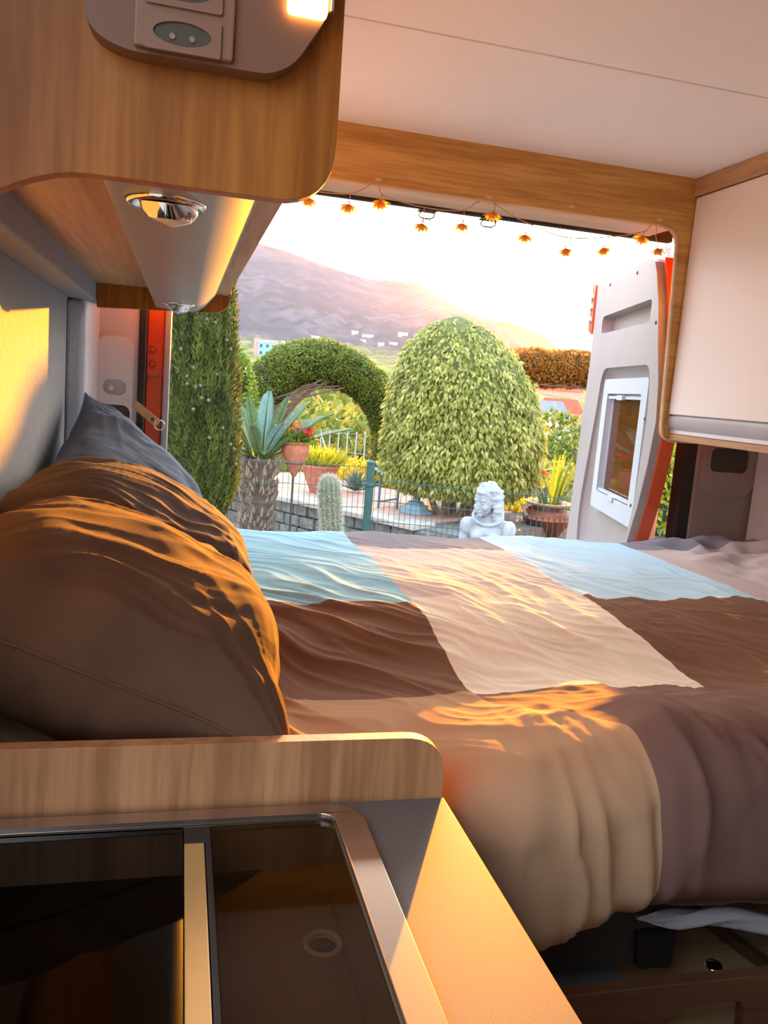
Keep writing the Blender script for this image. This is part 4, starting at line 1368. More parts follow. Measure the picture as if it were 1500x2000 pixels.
sh = leaves('shrubbery', PP, unit(len(PP)) + NNn * 0.6, NNn, LL, LL * 0.6, 'field_leaf', None, (0, 40, -1), TT)
tag(sh, 'wild yellow green scrub covering the slopes of the valley', 'scrub')
bushes = [(8.2, 24, 1.5, 'ochre green bush seen through the left arch, behind the cycad fronds', 'field_leaf'),
          (10.6, 30, 2.0, 'large ochre bush seen in the middle of the left arch', 'field_leaf'),
          (12.6, 26, 1.2, 'round ochre bush seen beside the left edge of the fig tree', 'field_leaf'),
          (11.6, 52, 2.2, 'dark green bush in the plots seen through the left arch', 'bright_leaf'),
          (25.6, 60, 2.4, 'dark green bush on the right slope above the urn', 'hedge_leaf'),
          (27.2, 48, 1.6, 'green bush on the right slope beside the door edge', 'hedge_leaf'),
          (4.6, 46, 2.4, 'dark bush below the blue house', 'hedge_leaf')]
for az, d, r, lb, mt in bushes:
    c = at_land(az, d)
    b_ = thing('bush', lb, 'bush', tuple(c), 'bushes in the valley')
    P_, N_ = blob_leaves((c.x, c.y, c.z + r * 0.6), r, 700, 0.75)
    leaves('foliage', P_, N_ + unit(700) * 0.8, N_, r * 0.22, r * 0.13, mt, b_)
    G().tube([c, c + Vector((0.05, 0, r * 0.6))], [r * 0.1, r * 0.05], 8).build('trunk', 'bark_dark', b_)

# ================================================================== OUTSIDE: TERRACE AND GARDEN WALL
E1, E2 = Vector((0.573, -0.819, 0)).normalized(), Vector((0.819, 0.573, 0)).normalized()
F0 = Vector((1.18, 10.5, 0))
ZT = -0.15
tw = struct(G().obox(F0 + E1 * 0.6 + E2 * 1.35 + Vector((0, 0, ZT - 0.28)), E1, E2, (0, 0, 1), (2.45, 1.22, 0.24)).build('garden_terrace', 'stone_grey'), 'raised garden terrace with a stone front wall')
for i in range(9):
    for j in range(4):
        c = F0 + E1 * (-1.65 + 0.46 * i + 0.03) + E2 * (0.60 + 0.46 * j)
        h = random.uniform(-0.002, 0.002)
        G().obox(c + Vector((0, 0, ZT - 0.02 + h)), E1, E2, (0, 0, 1), (0.224, 0.224, 0.02)).build('tile', 'tile_pink', tw, bevel=0.004, seg=1)
for i in range(7):
    c = F0 + E1 * (-1.6 + 0.62 * i) + E2 * 0.16
    G().obox(c + Vector((0, 0, ZT - 0.025)), E1, E2, (0, 0, 1), (0.304, 0.20, 0.03)).build('coping_slab', 'coping', tw, bevel=0.006, seg=1)
for row in range(3):
    x = -1.9 - 0.1 * row
    while x < 2.5:
        w = random.uniform(0.18, 0.36)
        h = 0.15
        c = F0 + E1 * (x + w / 2) + E2 * (0.085 + random.uniform(-0.012, 0.012)) + Vector((0, 0, ZT - 0.055 - h * (row + 0.5)))
        o_ = G().obox(c, E1, E2, (0, 0, 1), (w / 2 - 0.008, 0.05, h / 2 - 0.007)).build('stone', 'stone_grey', tw, bevel=0.018, seg=2)
        x += w
pt = struct(G().box((2.75, 7.9, -0.60), (7.5, 12.0, -0.425)).build('garden_patio', 'soil'), 'lower garden patio on the right')
for i in range(8):
    for j in range(6):
        c = (3.55 + 0.42 * i, 8.2 + 0.42 * j, -0.412)
        G().obox(c, (1, 0, 0), (0, 1, 0), (0, 0, 1), (0.204, 0.204, 0.012)).build('tile', 'tile_orange', pt, bevel=0.004, seg=1)

# ------------------------------------------------------------------ welded mesh fence
fe = thing('wire_fence', 'dark green welded mesh garden fence with round posts and sleeves', 'fence', (1.82, 7.72, -0.6))
PO = [Vector((0.28, 7.78, 0)), Vector((1.82, 7.72, 0)), Vector((4.10, 6.85, 0)), Vector((6.4, 6.1, 0))]
TOPZ = [0.585, 0.46, 0.44]
for k_, q in enumerate(PO):
    zt = 0.60 if k_ < 2 else 0.46
    po = G().tube([q + Vector((0, 0, -0.62)), q + Vector((0, 0, zt))], 0.042, 16).build('post', 'fence_green', fe, autos=40)
    G().lathe([(0.0, zt + 0.022), (0.030, zt + 0.016), (0.046, zt + 0.004), (0.046, zt - 0.012), (0.042, zt - 0.014)], (q.x, q.y, 0), 16).build('post_cap', 'fence_green', po, smooth=True)
    for zz in (zt - 0.22, zt - 0.75):
        G().lathe([(0.043, zz - 0.02), (0.052, zz - 0.016), (0.055, zz), (0.052, zz + 0.016), (0.043, zz + 0.02)], (q.x, q.y, 0), 16).obox(q + Vector((0.06, -0.01, zz)), (1, 0, 0), (0, 1, 0), (0, 0, 1), (0.022, 0.014, 0.014)).obox(q + Vector((-0.06, -0.01, zz)), (1, 0, 0), (0, 1, 0), (0, 0, 1), (0.022, 0.014, 0.014)).build('clamp', 'fence_green', po)
for k_ in range(3):
    a_, b_ = PO[k_], PO[k_ + 1]
    L_ = (b_ - a_).length
    dd = (b_ - a_).normalized()
    g = G()
    n_ = int(L_ / 0.052)
    for i in range(1, n_):
        q = a_ + dd * (L_ * i / n_)
        g.tube([q + Vector((0, 0, -0.55)), q + Vector((0, 0, TOPZ[k_]))], 0.0029, 5)
    for zz in np.arange(TOPZ[k_] - 0.035, -0.55, -0.2):
        for off in (0.006, -0.006):
            nn_ = Vector((-dd.y, dd.x, 0)) * off
            g.tube([a_ + dd * 0.04 + nn_ + Vector((0, 0, zz)), b_ - dd * 0.04 + nn_ + Vector((0, 0, zz))], 0.0032, 5)
    pn = g.build('mesh_panel', 'fence_green', fe)
    pn['kind'] = 'stuff'

# ================================================================== OUTSIDE: PLANTS
# ---- cypress
cy = thing('cypress_tree', 'dense dark green columnar cypress with pale cones just outside the opening', 'tree', (0.13, 6.0, -0.6))
CX, CY_ = 0.12, 6.0


def cyp_r(z):
    z = np.asarray(z, float)
    lo = np.clip((z - 0.12) / 0.60, 0, 1)
    hi = np.clip((2.75 - z) / 2.0, 0, 1)
    return 0.285 * np.sqrt(np.clip(1 - (1 - lo) ** 2, 0, 1)) * np.minimum(1, hi ** 0.5 * 1.05)


zz = np.linspace(0.13, 2.74, 60)
aa = np.linspace(0, 2 * math.pi, 48, endpoint=False)
Zg, Ag = np.meshgrid(zz, aa, indexing='ij')
rg = cyp_r(Zg) * (0.92 + 0.09 * fbm(np.cos(Ag) * 3, np.sin(Ag) * 3, Zg * 2.2, 3))
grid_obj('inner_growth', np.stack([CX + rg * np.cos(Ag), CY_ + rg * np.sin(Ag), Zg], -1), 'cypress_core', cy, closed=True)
n_ = 30000
z_ = RNG.uniform(0.15, 2.72, n_)
a_ = RNG.uniform(0, 2 * math.pi, n_)
cl_ = fbm(np.cos(a_) * 5, np.sin(a_) * 5, z_ * 3.5, 3)
r_ = cyp_r(z_) * (0.97 + 0.10 * cl_ + 0.05 * RNG.random(n_))
Pc = np.stack([CX + r_ * np.cos(a_), CY_ + r_ * np.sin(a_), z_], -1)
Nc = np.stack([np.cos(a_), np.sin(a_), np.full(n_, 0.1)], -1)
Dc = Nc * 0.55 + np.array([0, 0, 0.9]) + unit(n_) * 0.55
leaves('foliage', Pc, Dc, Nc + unit(n_) * 0.4, RNG.uniform(0.03, 0.065, n_), RNG.uniform(0.010, 0.017, n_), 'cypress_leaf', cy, tint=np.clip(0.42 + 0.55 * cl_ + RNG.normal(0, 0.15, n_), 0, 1))
G().tube([(CX, CY_, -0.6), (CX, CY_, 0.3)], [0.06, 0.05], 10).build('trunk', 'bark', cy)
cm = G().ell((0, 0, 0), (0.0125, 0.0125, 0.0135), 10, 7)
for q in range(6):
    cm.tube([(0.010 * math.cos(q), 0.010 * math.sin(q), 0.004 * math.cos(q * 2)), (0.0145 * math.cos(q), 0.0145 * math.sin(q), 0.005 * math.cos(q * 2))], [0.004, 0.0015], 5)
cone_me = None
for k_ in range(50):
    a = -math.pi / 2 + random.uniform(-1.5, 1.5)
    z1 = random.uniform(0.3, 2.0)
    r1_ = float(cyp_r(z1)) * 1.07
    if cone_me is None:
        o_ = cm.build('cone', 'cone_grey', None, smooth=True)
        cone_me = o_.data
        o_.parent = cy
    else:
        o_ = bpy.data.objects.new('cone', cone_me)
        COL.objects.link(o_)
        o_.parent = cy
    o_.location = Vector((CX + r1_ * math.cos(a), CY_ + r1_ * math.sin(a), z1)) - Vector(cy.location)
    o_.rotation_euler = (random.uniform(0, 3), random.uniform(0, 3), 0)

# ---- bright shrub behind the cypress
sb = thing('shrub', 'bright yellow green leafy shrub peeping out behind the cypress', 'shrub', (0.55, 11.0, -0.6))
d = unit(4200)
Pb = np.array([0.60, 11.0, 0.76]) + d * np.array([0.36, 0.36, 0.95]) * (0.9 + 0.14 * RNG.random(4200))[:, None]
leaves('foliage', Pb, d + unit(4200) * 0.8 + np.array([0, 0, -0.3]), d, 0.075, 0.042, 'bright_leaf', sb)
G().ell((0.60, 11.0, 0.76), (0.31, 0.31, 0.86), 16, 12).build('inner_growth', 'core_dark', sb, smooth=True)
G().tube([(0.6, 11, -0.6), (0.6, 11, 0.3)], 0.04, 8).build('trunk', 'bark', sb)

# ---- clipped hedge arches


def hedge_arch(label, path, rad, mat, n, leafL, base_z):
    path = [Vector(q) for q in path]
    sp_ = smooth_path(path, 8)
    t_ = thing('hedge_arch', label, 'hedge', (path[0].x, path[0].y, base_z), 'clipped hedge arches')
    m_ = len(sp_)
    ts_ = np.linspace(0, len(path) - 1, m_)
    rr_ = np.interp(ts_, range(len(path)), rad)
    g = G()
    g.tube(sp_, [q * 0.86 for q in rr_], 18)
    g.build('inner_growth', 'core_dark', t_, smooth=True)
    PA = np.array([tuple(q) for q in sp_])
    T_ = np.gradient(PA, axis=0)
    T_ /= np.linalg.norm(T_, axis=1)[:, None]
    i = RNG.integers(0, m_ - 1, n)
    f_ = RNG.random(n)
    c = PA[i] * (1 - f_)[:, None] + PA[i + 1] * f_[:, None]
    tt = T_[i]
    ref = np.array([0, 1.0, 0])
    b1 = np.cross(tt, ref)
    b1 /= np.linalg.norm(b1, axis=1)[:, None]
    b2 = np.cross(tt, b1)
    a = RNG.uniform(0, 2 * math.pi, n)
    nr = b1 * np.cos(a)[:, None] + b2 * np.sin(a)[:, None]
    wob = 0.93 + 0.10 * fbm(c[:, 0] * 4 + nr[:, 0], c[:, 2] * 4 + nr[:, 2], a, 2) + 0.10 * RNG.random(n)
    P_ = c + nr * (rr_[i] * wob)[:, None]
    clump = fbm(P_[:, 0] * 6, P_[:, 2] * 6, P_[:, 1] * 6, 2)
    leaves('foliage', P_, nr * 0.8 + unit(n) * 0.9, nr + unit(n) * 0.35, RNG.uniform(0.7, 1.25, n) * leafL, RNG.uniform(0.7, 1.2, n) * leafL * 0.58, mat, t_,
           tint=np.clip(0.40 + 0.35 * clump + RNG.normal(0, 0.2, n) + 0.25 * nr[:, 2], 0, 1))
    return t_


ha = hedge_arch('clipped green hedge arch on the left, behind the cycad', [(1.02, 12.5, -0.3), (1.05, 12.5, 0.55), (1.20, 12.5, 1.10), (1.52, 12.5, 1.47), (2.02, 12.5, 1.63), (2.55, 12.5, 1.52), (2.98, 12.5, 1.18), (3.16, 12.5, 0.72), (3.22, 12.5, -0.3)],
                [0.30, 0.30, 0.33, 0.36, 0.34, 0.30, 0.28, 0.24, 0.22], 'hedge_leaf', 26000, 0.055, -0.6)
for k_ in range(11):
    x0 = random.uniform(1.25, 1.75)
    q = [(x0 - 0.30, 12.25, random.uniform(0.2, 0.6)), (x0 - 0.1, 12.2, random.uniform(0.75, 1.0)), (x0 + 0.25, 12.2, random.uniform(1.05, 1.28)), (x0 + 0.65, 12.25, random.uniform(1.25, 1.40))]
    G().tube(smooth_path(q, 4), [0.026] * 4 + [0.02] * 4 + [0.012] * 5, 6).build('branch', 'bark_dark', ha, smooth=True)
hr = hedge_arch('clipped hedge arch on the right tinted orange for sun glare, beside the open rear door', [(4.70, 12.5, -0.3), (4.70, 12.5, 0.7), (4.78, 12.5, 1.45), (5.15, 12.5, 1.80), (5.85, 12.5, 1.86), (6.55, 12.5, 1.88), (7.25, 12.5, 1.62), (7.55, 12.5, 0.9), (7.6, 12.5, -0.3)],
                [0.22, 0.22, 0.25, 0.27, 0.29, 0.28, 0.28, 0.25, 0.25], 'hedge_glare', 22000, 0.06, -0.6)
for k_ in range(5):
    x0 = 5.1 + 0.25 * k_
    G().tube(smooth_path([(x0, 12.3, 1.50 + 0.04 * k_), (x0 + 0.2, 12.25, 1.58), (x0 + 0.45, 12.3, 1.62)], 3), 0.012, 5).build('branch', 'bark_dark', hr, smooth=True)

# ---- domed weeping fig
FK = 0.96
FC = np.array([3.54 * FK, 10 * FK, 0])
fg = thing('fig_tree', 'large dome clipped weeping fig with hanging pale green leaves', 'tree', (float(FC[0]), float(FC[1]), -0.6))
zf = lambda z: 1.32 + (z - 1.32) * FK
ZTOP, ZBOT, ZMID = zf(2.29), zf(0.12), zf(0.75)
prof_z = np.array([zf(q) for q in (0.10, 0.18, 0.32, 0.6, 0.95, 1.25, 1.55, 1.80, 2.0, 2.12, 2.22, 2.29)])
prof_r = np.array([0.80, 0.98, 1.05, 1.07, 1.06, 1.00, 0.90, 0.76, 0.59, 0.45, 0.28, 0.04]) * FK


def fig_axis(z):
    return FC[0] - 0.20 * np.clip((z - 1.0) / 1.2, 0, 1)


zz = np.linspace(ZBOT, ZTOP, 40)
Zg, Ag = np.meshgrid(zz, np.linspace(0, 2 * math.pi, 48, endpoint=False), indexing='ij')
rg = np.interp(Zg, prof_z, prof_r) * 0.90 * (1 + 0.03 * fbm(np.cos(Ag) * 3, np.sin(Ag) * 3, Zg * 3, 2))
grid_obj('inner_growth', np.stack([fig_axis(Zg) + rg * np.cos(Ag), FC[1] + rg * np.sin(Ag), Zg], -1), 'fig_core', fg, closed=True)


def fig_leaves(n, amin=0, amax=2 * math.pi):
    z = RNG.uniform(0, 1, n * 3)
    z = ZBOT - 0.06 + (ZTOP - ZBOT + 0.06) * z
    w = np.interp(z, prof_z, prof_r) + 0.08
    keep = RNG.random(n * 3) < w / 1.15
    z = z[keep][:n]
    n = len(z)
    a = RNG.uniform(amin, amax, n)
    r = np.interp(z, prof_z, prof_r)
    dr = (np.interp(z + 0.03, prof_z, prof_r) - np.interp(z - 0.03, prof_z, prof_r)) / 0.06
    lump = fbm(np.cos(a) * 4, np.sin(a) * 4, z * 4.5, 3)
    rr_ = r * (0.955 + 0.05 * lump) + RNG.uniform(-0.07, 0.03, n)
    P_ = np.stack([fig_axis(z) + rr_ * np.cos(a), FC[1] + rr_ * np.sin(a), z], -1)
    N_ = np.stack([np.cos(a), np.sin(a), -dr * 0.8], -1)
    N_ /= np.linalg.norm(N_, axis=1)[:, None]
    D_ = np.array([0, 0, -1.0]) + N_ * RNG.uniform(0.1, 0.7, n)[:, None] + unit(n) * 0.6
    tint = np.clip(0.5 + 0.30 * lump + RNG.normal(0, 0.22, n), 0, 1)
    return P_, D_, N_ + unit(n) * 0.7, tint


P_, D_, N_, T_ = fig_leaves(17000)
leaves('foliage', P_, D_, N_, RNG.uniform(0.055, 0.095, len(P_)), RNG.uniform(0.028, 0.046, len(P_)), 'fig_leaf', fg, tint=T_)
# the frontmost leaves, one object each
P_, D_, N_, T_ = fig_leaves(300, R(205), R(335))
lm = []
for k_ in range(6):
    tv = k_ / 5
    me_ = bpy.data.meshes.new('leaf')
    V_ = np.array([[0, 0, 0], [0.42, 0.22, -0.05], [0.75, 0.13, -0.06], [1, 0, -0.14], [0.75, -0.13, -0.06], [0.42, -0.22, -0.05], [0.45, 0, 0.015], [0.75, 0, -0.03]]) * 0.085
    me_.from_pydata([tuple(q) for q in V_], [], [(0, 1, 6), (1, 2, 7, 6), (2, 3, 7), (3, 4, 7), (4, 5, 6, 7), (5, 0, 6)])
    at_ = me_.attributes.new('tint', 'FLOAT', 'POINT')
    at_.data.foreach_set('value', np.full(8, 0.25 + 0.7 * tv, np.float32))
    me_.materials.append(MATS['fig_leaf'])
    lm.append(me_)
base_ = Vector(fg.location)
for k_ in range(len(P_)):
    o_ = bpy.data.objects.new('leaf', lm[min(5, int(T_[k_] * 6))])
    COL.objects.link(o_)
    o_.parent = fg
    dx = Vector(D_[k_]).normalized()
    nz_ = Vector(N_[k_])
    dy = nz_.cross(dx).normalized()
    nz_ = dx.cross(dy)
    M_ = Matrix((dx, dy, nz_)).transposed().to_4x4()
    out_ = Vector((P_[k_][0] - FC[0], P_[k_][1] - FC[1], 0)).normalized()
    M_.translation = Vector(P_[k_]) - base_ + out_ * 0.035
    o_.matrix_local = M_
for k_, (bx, by, lean, r0) in enumerate(((-0.17, -0.05, -0.30, 0.055), (-0.09, 0.02, -0.08, 0.075), (0.02, -0.06, 0.12, 0.06), (0.10, 0.04, 0.22, 0.065), (0.16, -0.02, 0.34, 0.05), (-0.02, 0.1, 0.02, 0.06))):
    b0 = Vector((FC[0] + bx, FC[1] + by, -0.6))
    G().tube(smooth_path([b0, b0 + Vector((lean * 0.15, 0, 0.30)), b0 + Vector((lean * 0.75, -0.02, 0.72)), b0 + Vector((lean * 1.5, 0.0, 1.25))], 4), list(np.linspace(r0, r0 * 0.55, 13)), 10).build('trunk', 'bark', fg, smooth=True)

# ---- cycad
cyc = thing('cycad', 'cycad palm with stiff olive fronds, some tinted blue for sky light, on a stout scaly trunk', 'palm', (0.88, 9.0, -0.6))
trp = []
for i in range(26):
    z1 = -0.6 + 1.06 * i / 25
    trp.append((0.165 + 0.018 * math.sin(i * 2.4) + 0.03 * math.exp(-((z1 + 0.45) / 0.2) ** 2), z1))
G().lathe(trp, (0.865, 9.0, 0), 22).build('trunk', 'bark_dark', cyc, smooth=True)
g = G()
for k_ in range(260):
    a = random.uniform(0, 2 * math.pi)
    z1 = random.uniform(-0.58, 0.44)
    nrm = Vector((math.cos(a), math.sin(a), 0))
    b0 = Vector((0.865, 9.0, z1)) + nrm * 0.16
    g.tube([b0, b0 + nrm * 0.045 + Vector((0, 0, 0.035)), b0 + nrm * 0.060 + Vector((0, 0, 0.085))], [0.020, 0.016, 0.004], 5)
o_ = g.build('leaf_bases', 'bark', cyc)
o_['kind'] = 'stuff'
CR = Vector((0.865, 9.0, 0.46))


def frond(az, el, ln, droop, seed):
    rr = random.Random(seed)
    d0 = Vector((math.cos(az) * math.cos(el), math.sin(az) * math.cos(el), math.sin(el)))
    pts = []
    for i in range(13):
        s_ = i / 12
        pts.append(CR + d0 * ln * s_ + Vector((0, 0, -droop * s_ ** 2.2 * ln)) + Vector((math.cos(az), math.sin(az), 0)) * 0.08)
    pa = smooth_path(pts, 3)
    g_ = G()
    g_.tube(pa, list(np.linspace(0.011, 0.003, len(pa))), 5)
    o1 = g_.build('frond', 'cycad_leaf', cyc)
    m_ = len(pa)
    P_, D_, N_ = [], [], []
    for i in range(5, m_):
        tdir = (pa[min(i + 1, m_ - 1)] - pa[i - 1]).normalized()
        side = tdir.cross(Vector((0, 0, 1)))
        side = side.normalized() if side.length > 0.05 else Vector((-math.sin(az), math.cos(az), 0))
        nrm = side.cross(tdir).normalized()
        for sg in (-1, 1):
            for h_ in (0.0, 0.5):
                b_ = pa[i - 1].lerp(pa[i], h_)
                P_.append(b_)
                D_.append(side * sg * 0.85 + tdir * 0.60 + nrm * 0.30)
                N_.append(nrm)
    n1 = len(P_)
    s_ = np.linspace(0, 1, n1)
    L_ = (0.035 + 0.10 * np.sin(np.clip(s_ * 0.9 + 0.12, 0, 1) * math.pi) ** 0.7) * ln
    lf = leaves('leaflets', np.array([tuple(q) for q in P_]), np.array([tuple(q) for q in D_]), np.array([tuple(q) for q in N_]), L_, 0.011, 'cycad_leaf', cyc, tint=np.clip((0.9 if el > 0.9 and seed % 2 == 0 else 0.22) + RNG.normal(0, 0.12, n1), 0, 1), fold=0.05, curl=0.05, kind=None)  # alternate upright fronds carry blue sky light in their tint
    me_ = lf.data
    # one object per frond: leaflets become a sub-part
    lf.parent = o1
    ORIGIN[lf.name] = ORIGIN[o1.name]


fr_list = [(-2.9, 1.15, 0.78, 0.15), (-2.2, 1.25, 0.80, 0.12), (-1.5, 1.30, 0.85, 0.10), (-0.9, 1.22, 0.85, 0.12), (-0.45, 1.05, 0.90, 0.15), (-0.2, 0.78, 1.0, 0.15), (0.05, 0.50, 1.05, 0.12),
           (3.4, 1.0, 0.75, 0.15), (2.8, 0.80, 0.7, 0.2), (2.2, 1.1, 0.8, 0.15), (1.4, 1.2, 0.85, 0.12), (0.6, 0.95, 0.9, 0.15), (-2.6, 0.75, 0.62, 0.3), (-1.9, 0.95, 0.65, 0.25), (-1.2, 0.95, 0.7, 0.22),
           (-0.6, 0.80, 0.8, 0.2), (3.6, 0.55, 0.55, 0.35), (3.1, 0.35, 0.5, 0.4), (-2.4, 0.35, 0.45, 0.5), (-1.6, 0.6, 0.5, 0.4), (0.3, 0.8, 0.95, 0.2), (2.5, 0.5, 0.6, 0.35)]
for k_, (a, e, l_, dr_) in enumerate(fr_list):
    frond(a, e, l_, dr_, k_)

# ---- pointed terracotta pot with geraniums on a rod
gp = thing('geranium_pot', 'pointed terracotta pot of red geraniums on a thin rod beside the cycad', 'plant pot', (1.25, 9.0, -0.6))
G().lathe([(0.0, 0.262), (0.02, 0.268), (0.07, 0.36), (0.125, 0.47), (0.153, 0.56), (0.158, 0.61), (0.150, 0.635), (0.165, 0.645), (0.168, 0.662), (0.155, 0.668), (0.140, 0.655), (0.135, 0.63)], (1.245, 9.0, 0), 32).build('pot', 'terracotta', gp, autos=40)
G().lathe([(0.0, 0.640), (0.138, 0.640)], (1.245, 9.0, 0), 24).build('earth', 'soil', gp)
G().tube([(1.245, 9.06, -0.6), (1.245, 9.06, 0.30)], 0.010, 8).build('rod', 'frame_dark', gp)
G().tube([(1.245 + 0.10 * math.cos(q), 9.0 + 0.10 * math.sin(q), 0.42) for q in np.linspace(0, 2 * math.pi, 25)], 0.006, 6, cap=False).build('holding_ring', 'frame_dark', gp)
G().lathe([(0.0, 0.014), (0.012, 0.012), (0.022, 0.004), (0.024, 0.0)], (1.36, 8.91, 0.565), 14, (0.75, -0.65, 0)).build('lug', 'terracotta', gp, smooth=True)
n_ = 420
d = unit(n_)
d[:, 2] = np.abs(d[:, 2])
leaves('foliage', np.array([1.235, 9.0, 0.66]) + d * np.array([0.21, 0.17, 0.13]) * RNG.uniform(0.5, 1, n_)[:, None], d + unit(n_) * 0.6, d, 0.05, 0.048, 'bright_leaf', gp)


def blossom(parent, c, r, mat, n, name='blossom'):
    c = Vector(c)
    g_ = G()
    for k2 in range(n):
        dd = Vector(unit(1)[0])
        dd.z = abs(dd.z) * 0.8 + 0.05
        q = c + dd * r * 0.75
        t1 = dd.orthogonal().normalized()
        t2 = dd.cross(t1)
        rot = random.random() * 6.28
        for f_ in range(5):
            a1 = rot + f_ * 1.2566
            w1 = t1 * math.cos(a1) + t2 * math.sin(a1)
            w2 = t1 * math.cos(a1 + 0.55) + t2 * math.sin(a1 + 0.55)
            w0 = t1 * math.cos(a1 - 0.55) + t2 * math.sin(a1 - 0.55)
            g_.add([q, q + w0 * r * 0.33 + dd * r * 0.08, q + w1 * r * 0.48 + dd * r * 0.12, q + w2 * r * 0.33 + dd * r * 0.08], [(0, 1, 2, 3)])
    return g_.build(name, mat, parent)


for (x, z1, r1_, mt) in ((1.12, 0.80, 0.050, 'petal_orange'), (1.17, 0.83, 0.045, 'petal_orange'), (1.225, 0.845, 0.045, 'petal_orange'), (1.275, 0.79, 0.052, 'petal_red'), (1.325, 0.775, 0.048, 'petal_red'), (1.385, 0.80, 0.055, 'petal_red'), (1.38, 0.745, 0.05, 'petal_red'), (1.245, 0.76, 0.045, 'petal_red'), (1.195, 0.765, 0.04, 'petal_orange')):
    fo = blossom(gp, (x, 8.9, z1), r1_, mt, 11)
    G().tube([(x, 8.9, z1), (1.245 + (x - 1.245) * 0.6, 8.96, 0.66)], 0.004, 5).build('stalk', 'cycad_leaf', fo)

# ---- terracotta bowl with yellow green plant
bw = thing('bowl_planter', 'wide terracotta bowl of spiky yellow green plants on the terrace', 'plant pot', (1.86, 10.9, ZT))
G().lathe([(0.0, 0.0), (0.11, 0.0), (0.13, 0.03), (0.20, 0.20), (0.245, 0.32), (0.255, 0.345), (0.275, 0.352), (0.275, 0.378), (0.25, 0.383), (0.235, 0.36), (0.23, 0.34)], (1.86, 10.9, ZT), 36).build('bowl', 'terracotta', bw, autos=40)
G().lathe([(0.0, 0.345), (0.234, 0.345)], (1.86, 10.9, ZT), 24).build('earth', 'soil', bw)
n_ = 520
a = RNG.uniform(0, 2 * math.pi, n_)
rr_ = np.sqrt(RNG.random(n_)) * 0.22
Dp = np.stack([np.cos(a) * rr_ * 3.4 + 0.25, np.sin(a) * rr_ * 3.0, np.full(n_, 0.9)], -1) + unit(n_) * 0.3
leaves('foliage', np.stack([1.86 + rr_ * np.cos(a), 10.9 + rr_ * np.sin(a), np.full(n_, ZT + 0.345)], -1), Dp, unit(n_) + np.array([0, -1, 0]), RNG.uniform(0.20, 0.36, n_), 0.022, 'yellow_leaf', bw, fold=0.1, curl=0.25)

# ---- low yellow flowering plants along the back of the terrace
yf = thing('flower_bed', 'row of backlit yellow flowering plants along the back of the terrace', 'flowers', (2.6, 12.0, ZT))
n_ = 3800
s_ = RNG.uniform(-2.1, 2.6, n_)
Q = np.array([tuple(F0 + E1 * float(q) + E2 * (2.55 + random.uniform(-0.12, 0.25))) for q in s_])
hgt = RNG.random(n_) * (0.30 + 0.10 * np.sin(s_ * 5))
Q[:, 2] = ZT - 0.1 + hgt
leaves('foliage', Q, unit(n_) + np.array([0, 0, 0.7]), unit(n_), 0.085, 0.035, 'yellow_leaf', yf, tint=np.clip(0.6 + RNG.normal(0, 0.3, n_), 0, 1))
for k_ in range(26):
    q = F0 + E1 * random.uniform(-2.0, 2.5) + E2 * random.uniform(2.40, 2.6)
    blossom(yf, (q.x, q.y, ZT + random.uniform(0.12, 0.36)), 0.05, 'petal_yellow', 6)

# ---- hairy column cactus
ca = thing('cactus', 'hairy grey column cactus leaning left in front of the fence', 'cactus', (1.26, 6.5, -0.6))
AX0, AX1 = Vector((1.33, 6.5, -0.6)), Vector((1.185, 6.5, 0.585))
axd = (AX1 - AX0).normalized()
rows_ = []
for i in range(34):
    s_ = i / 33
    rd = 0.083 * (1 if s_ < 0.9 else math.sqrt(max(0.0, 1 - ((s_ - 0.9) / 0.1) ** 2)) * 0.98 + 0.02)
    cpt = AX0.lerp(AX1, s_)
    u1 = Vector((1, 0, 0)) - axd * axd.x
    u1.normalize()
    v1 = axd.cross(u1)
    rows_.append([tuple(cpt + (u1 * math.cos(q) + v1 * math.sin(q)) * rd * (1 + 0.07 * math.cos(14 * q))) for q in np.linspace(0, 2 * math.pi, 112, endpoint=False)])
grid_obj('column', np.array(rows_), 'cactus_green', ca, closed=True)
n_ = 9000
s_ = RNG.uniform(0.25, 1.0, n_)
q = np.round(RNG.uniform(0, 14, n_)) / 14 * 2 * math.pi + RNG.normal(0, 0.05, n_)
u1n, v1n, axn = np.array(u1), np.array(v1), np.array(axd)
Nn_ = u1n * np.cos(q)[:, None] + v1n * np.sin(q)[:, None]
rad_ = 0.086 * np.where(s_ < 0.9, 1, np.sqrt(np.clip(1 - ((s_ - 0.9) / 0.1) ** 2, 0, 1)))
Pn_ = np.array(AX0) + (np.array(AX1) - np.array(AX0)) * s_[:, None] + Nn_ * rad_[:, None]
hd = Nn_ * 0.55 + unit(n_) * 0.55 + axn * (np.where(s_ > 0.9, 0.8, -0.15))[:, None]
leaves('hairs', Pn_, hd, unit(n_), RNG.uniform(0.018, 0.045, n_), 0.0022, 'cactus_hair', ca)

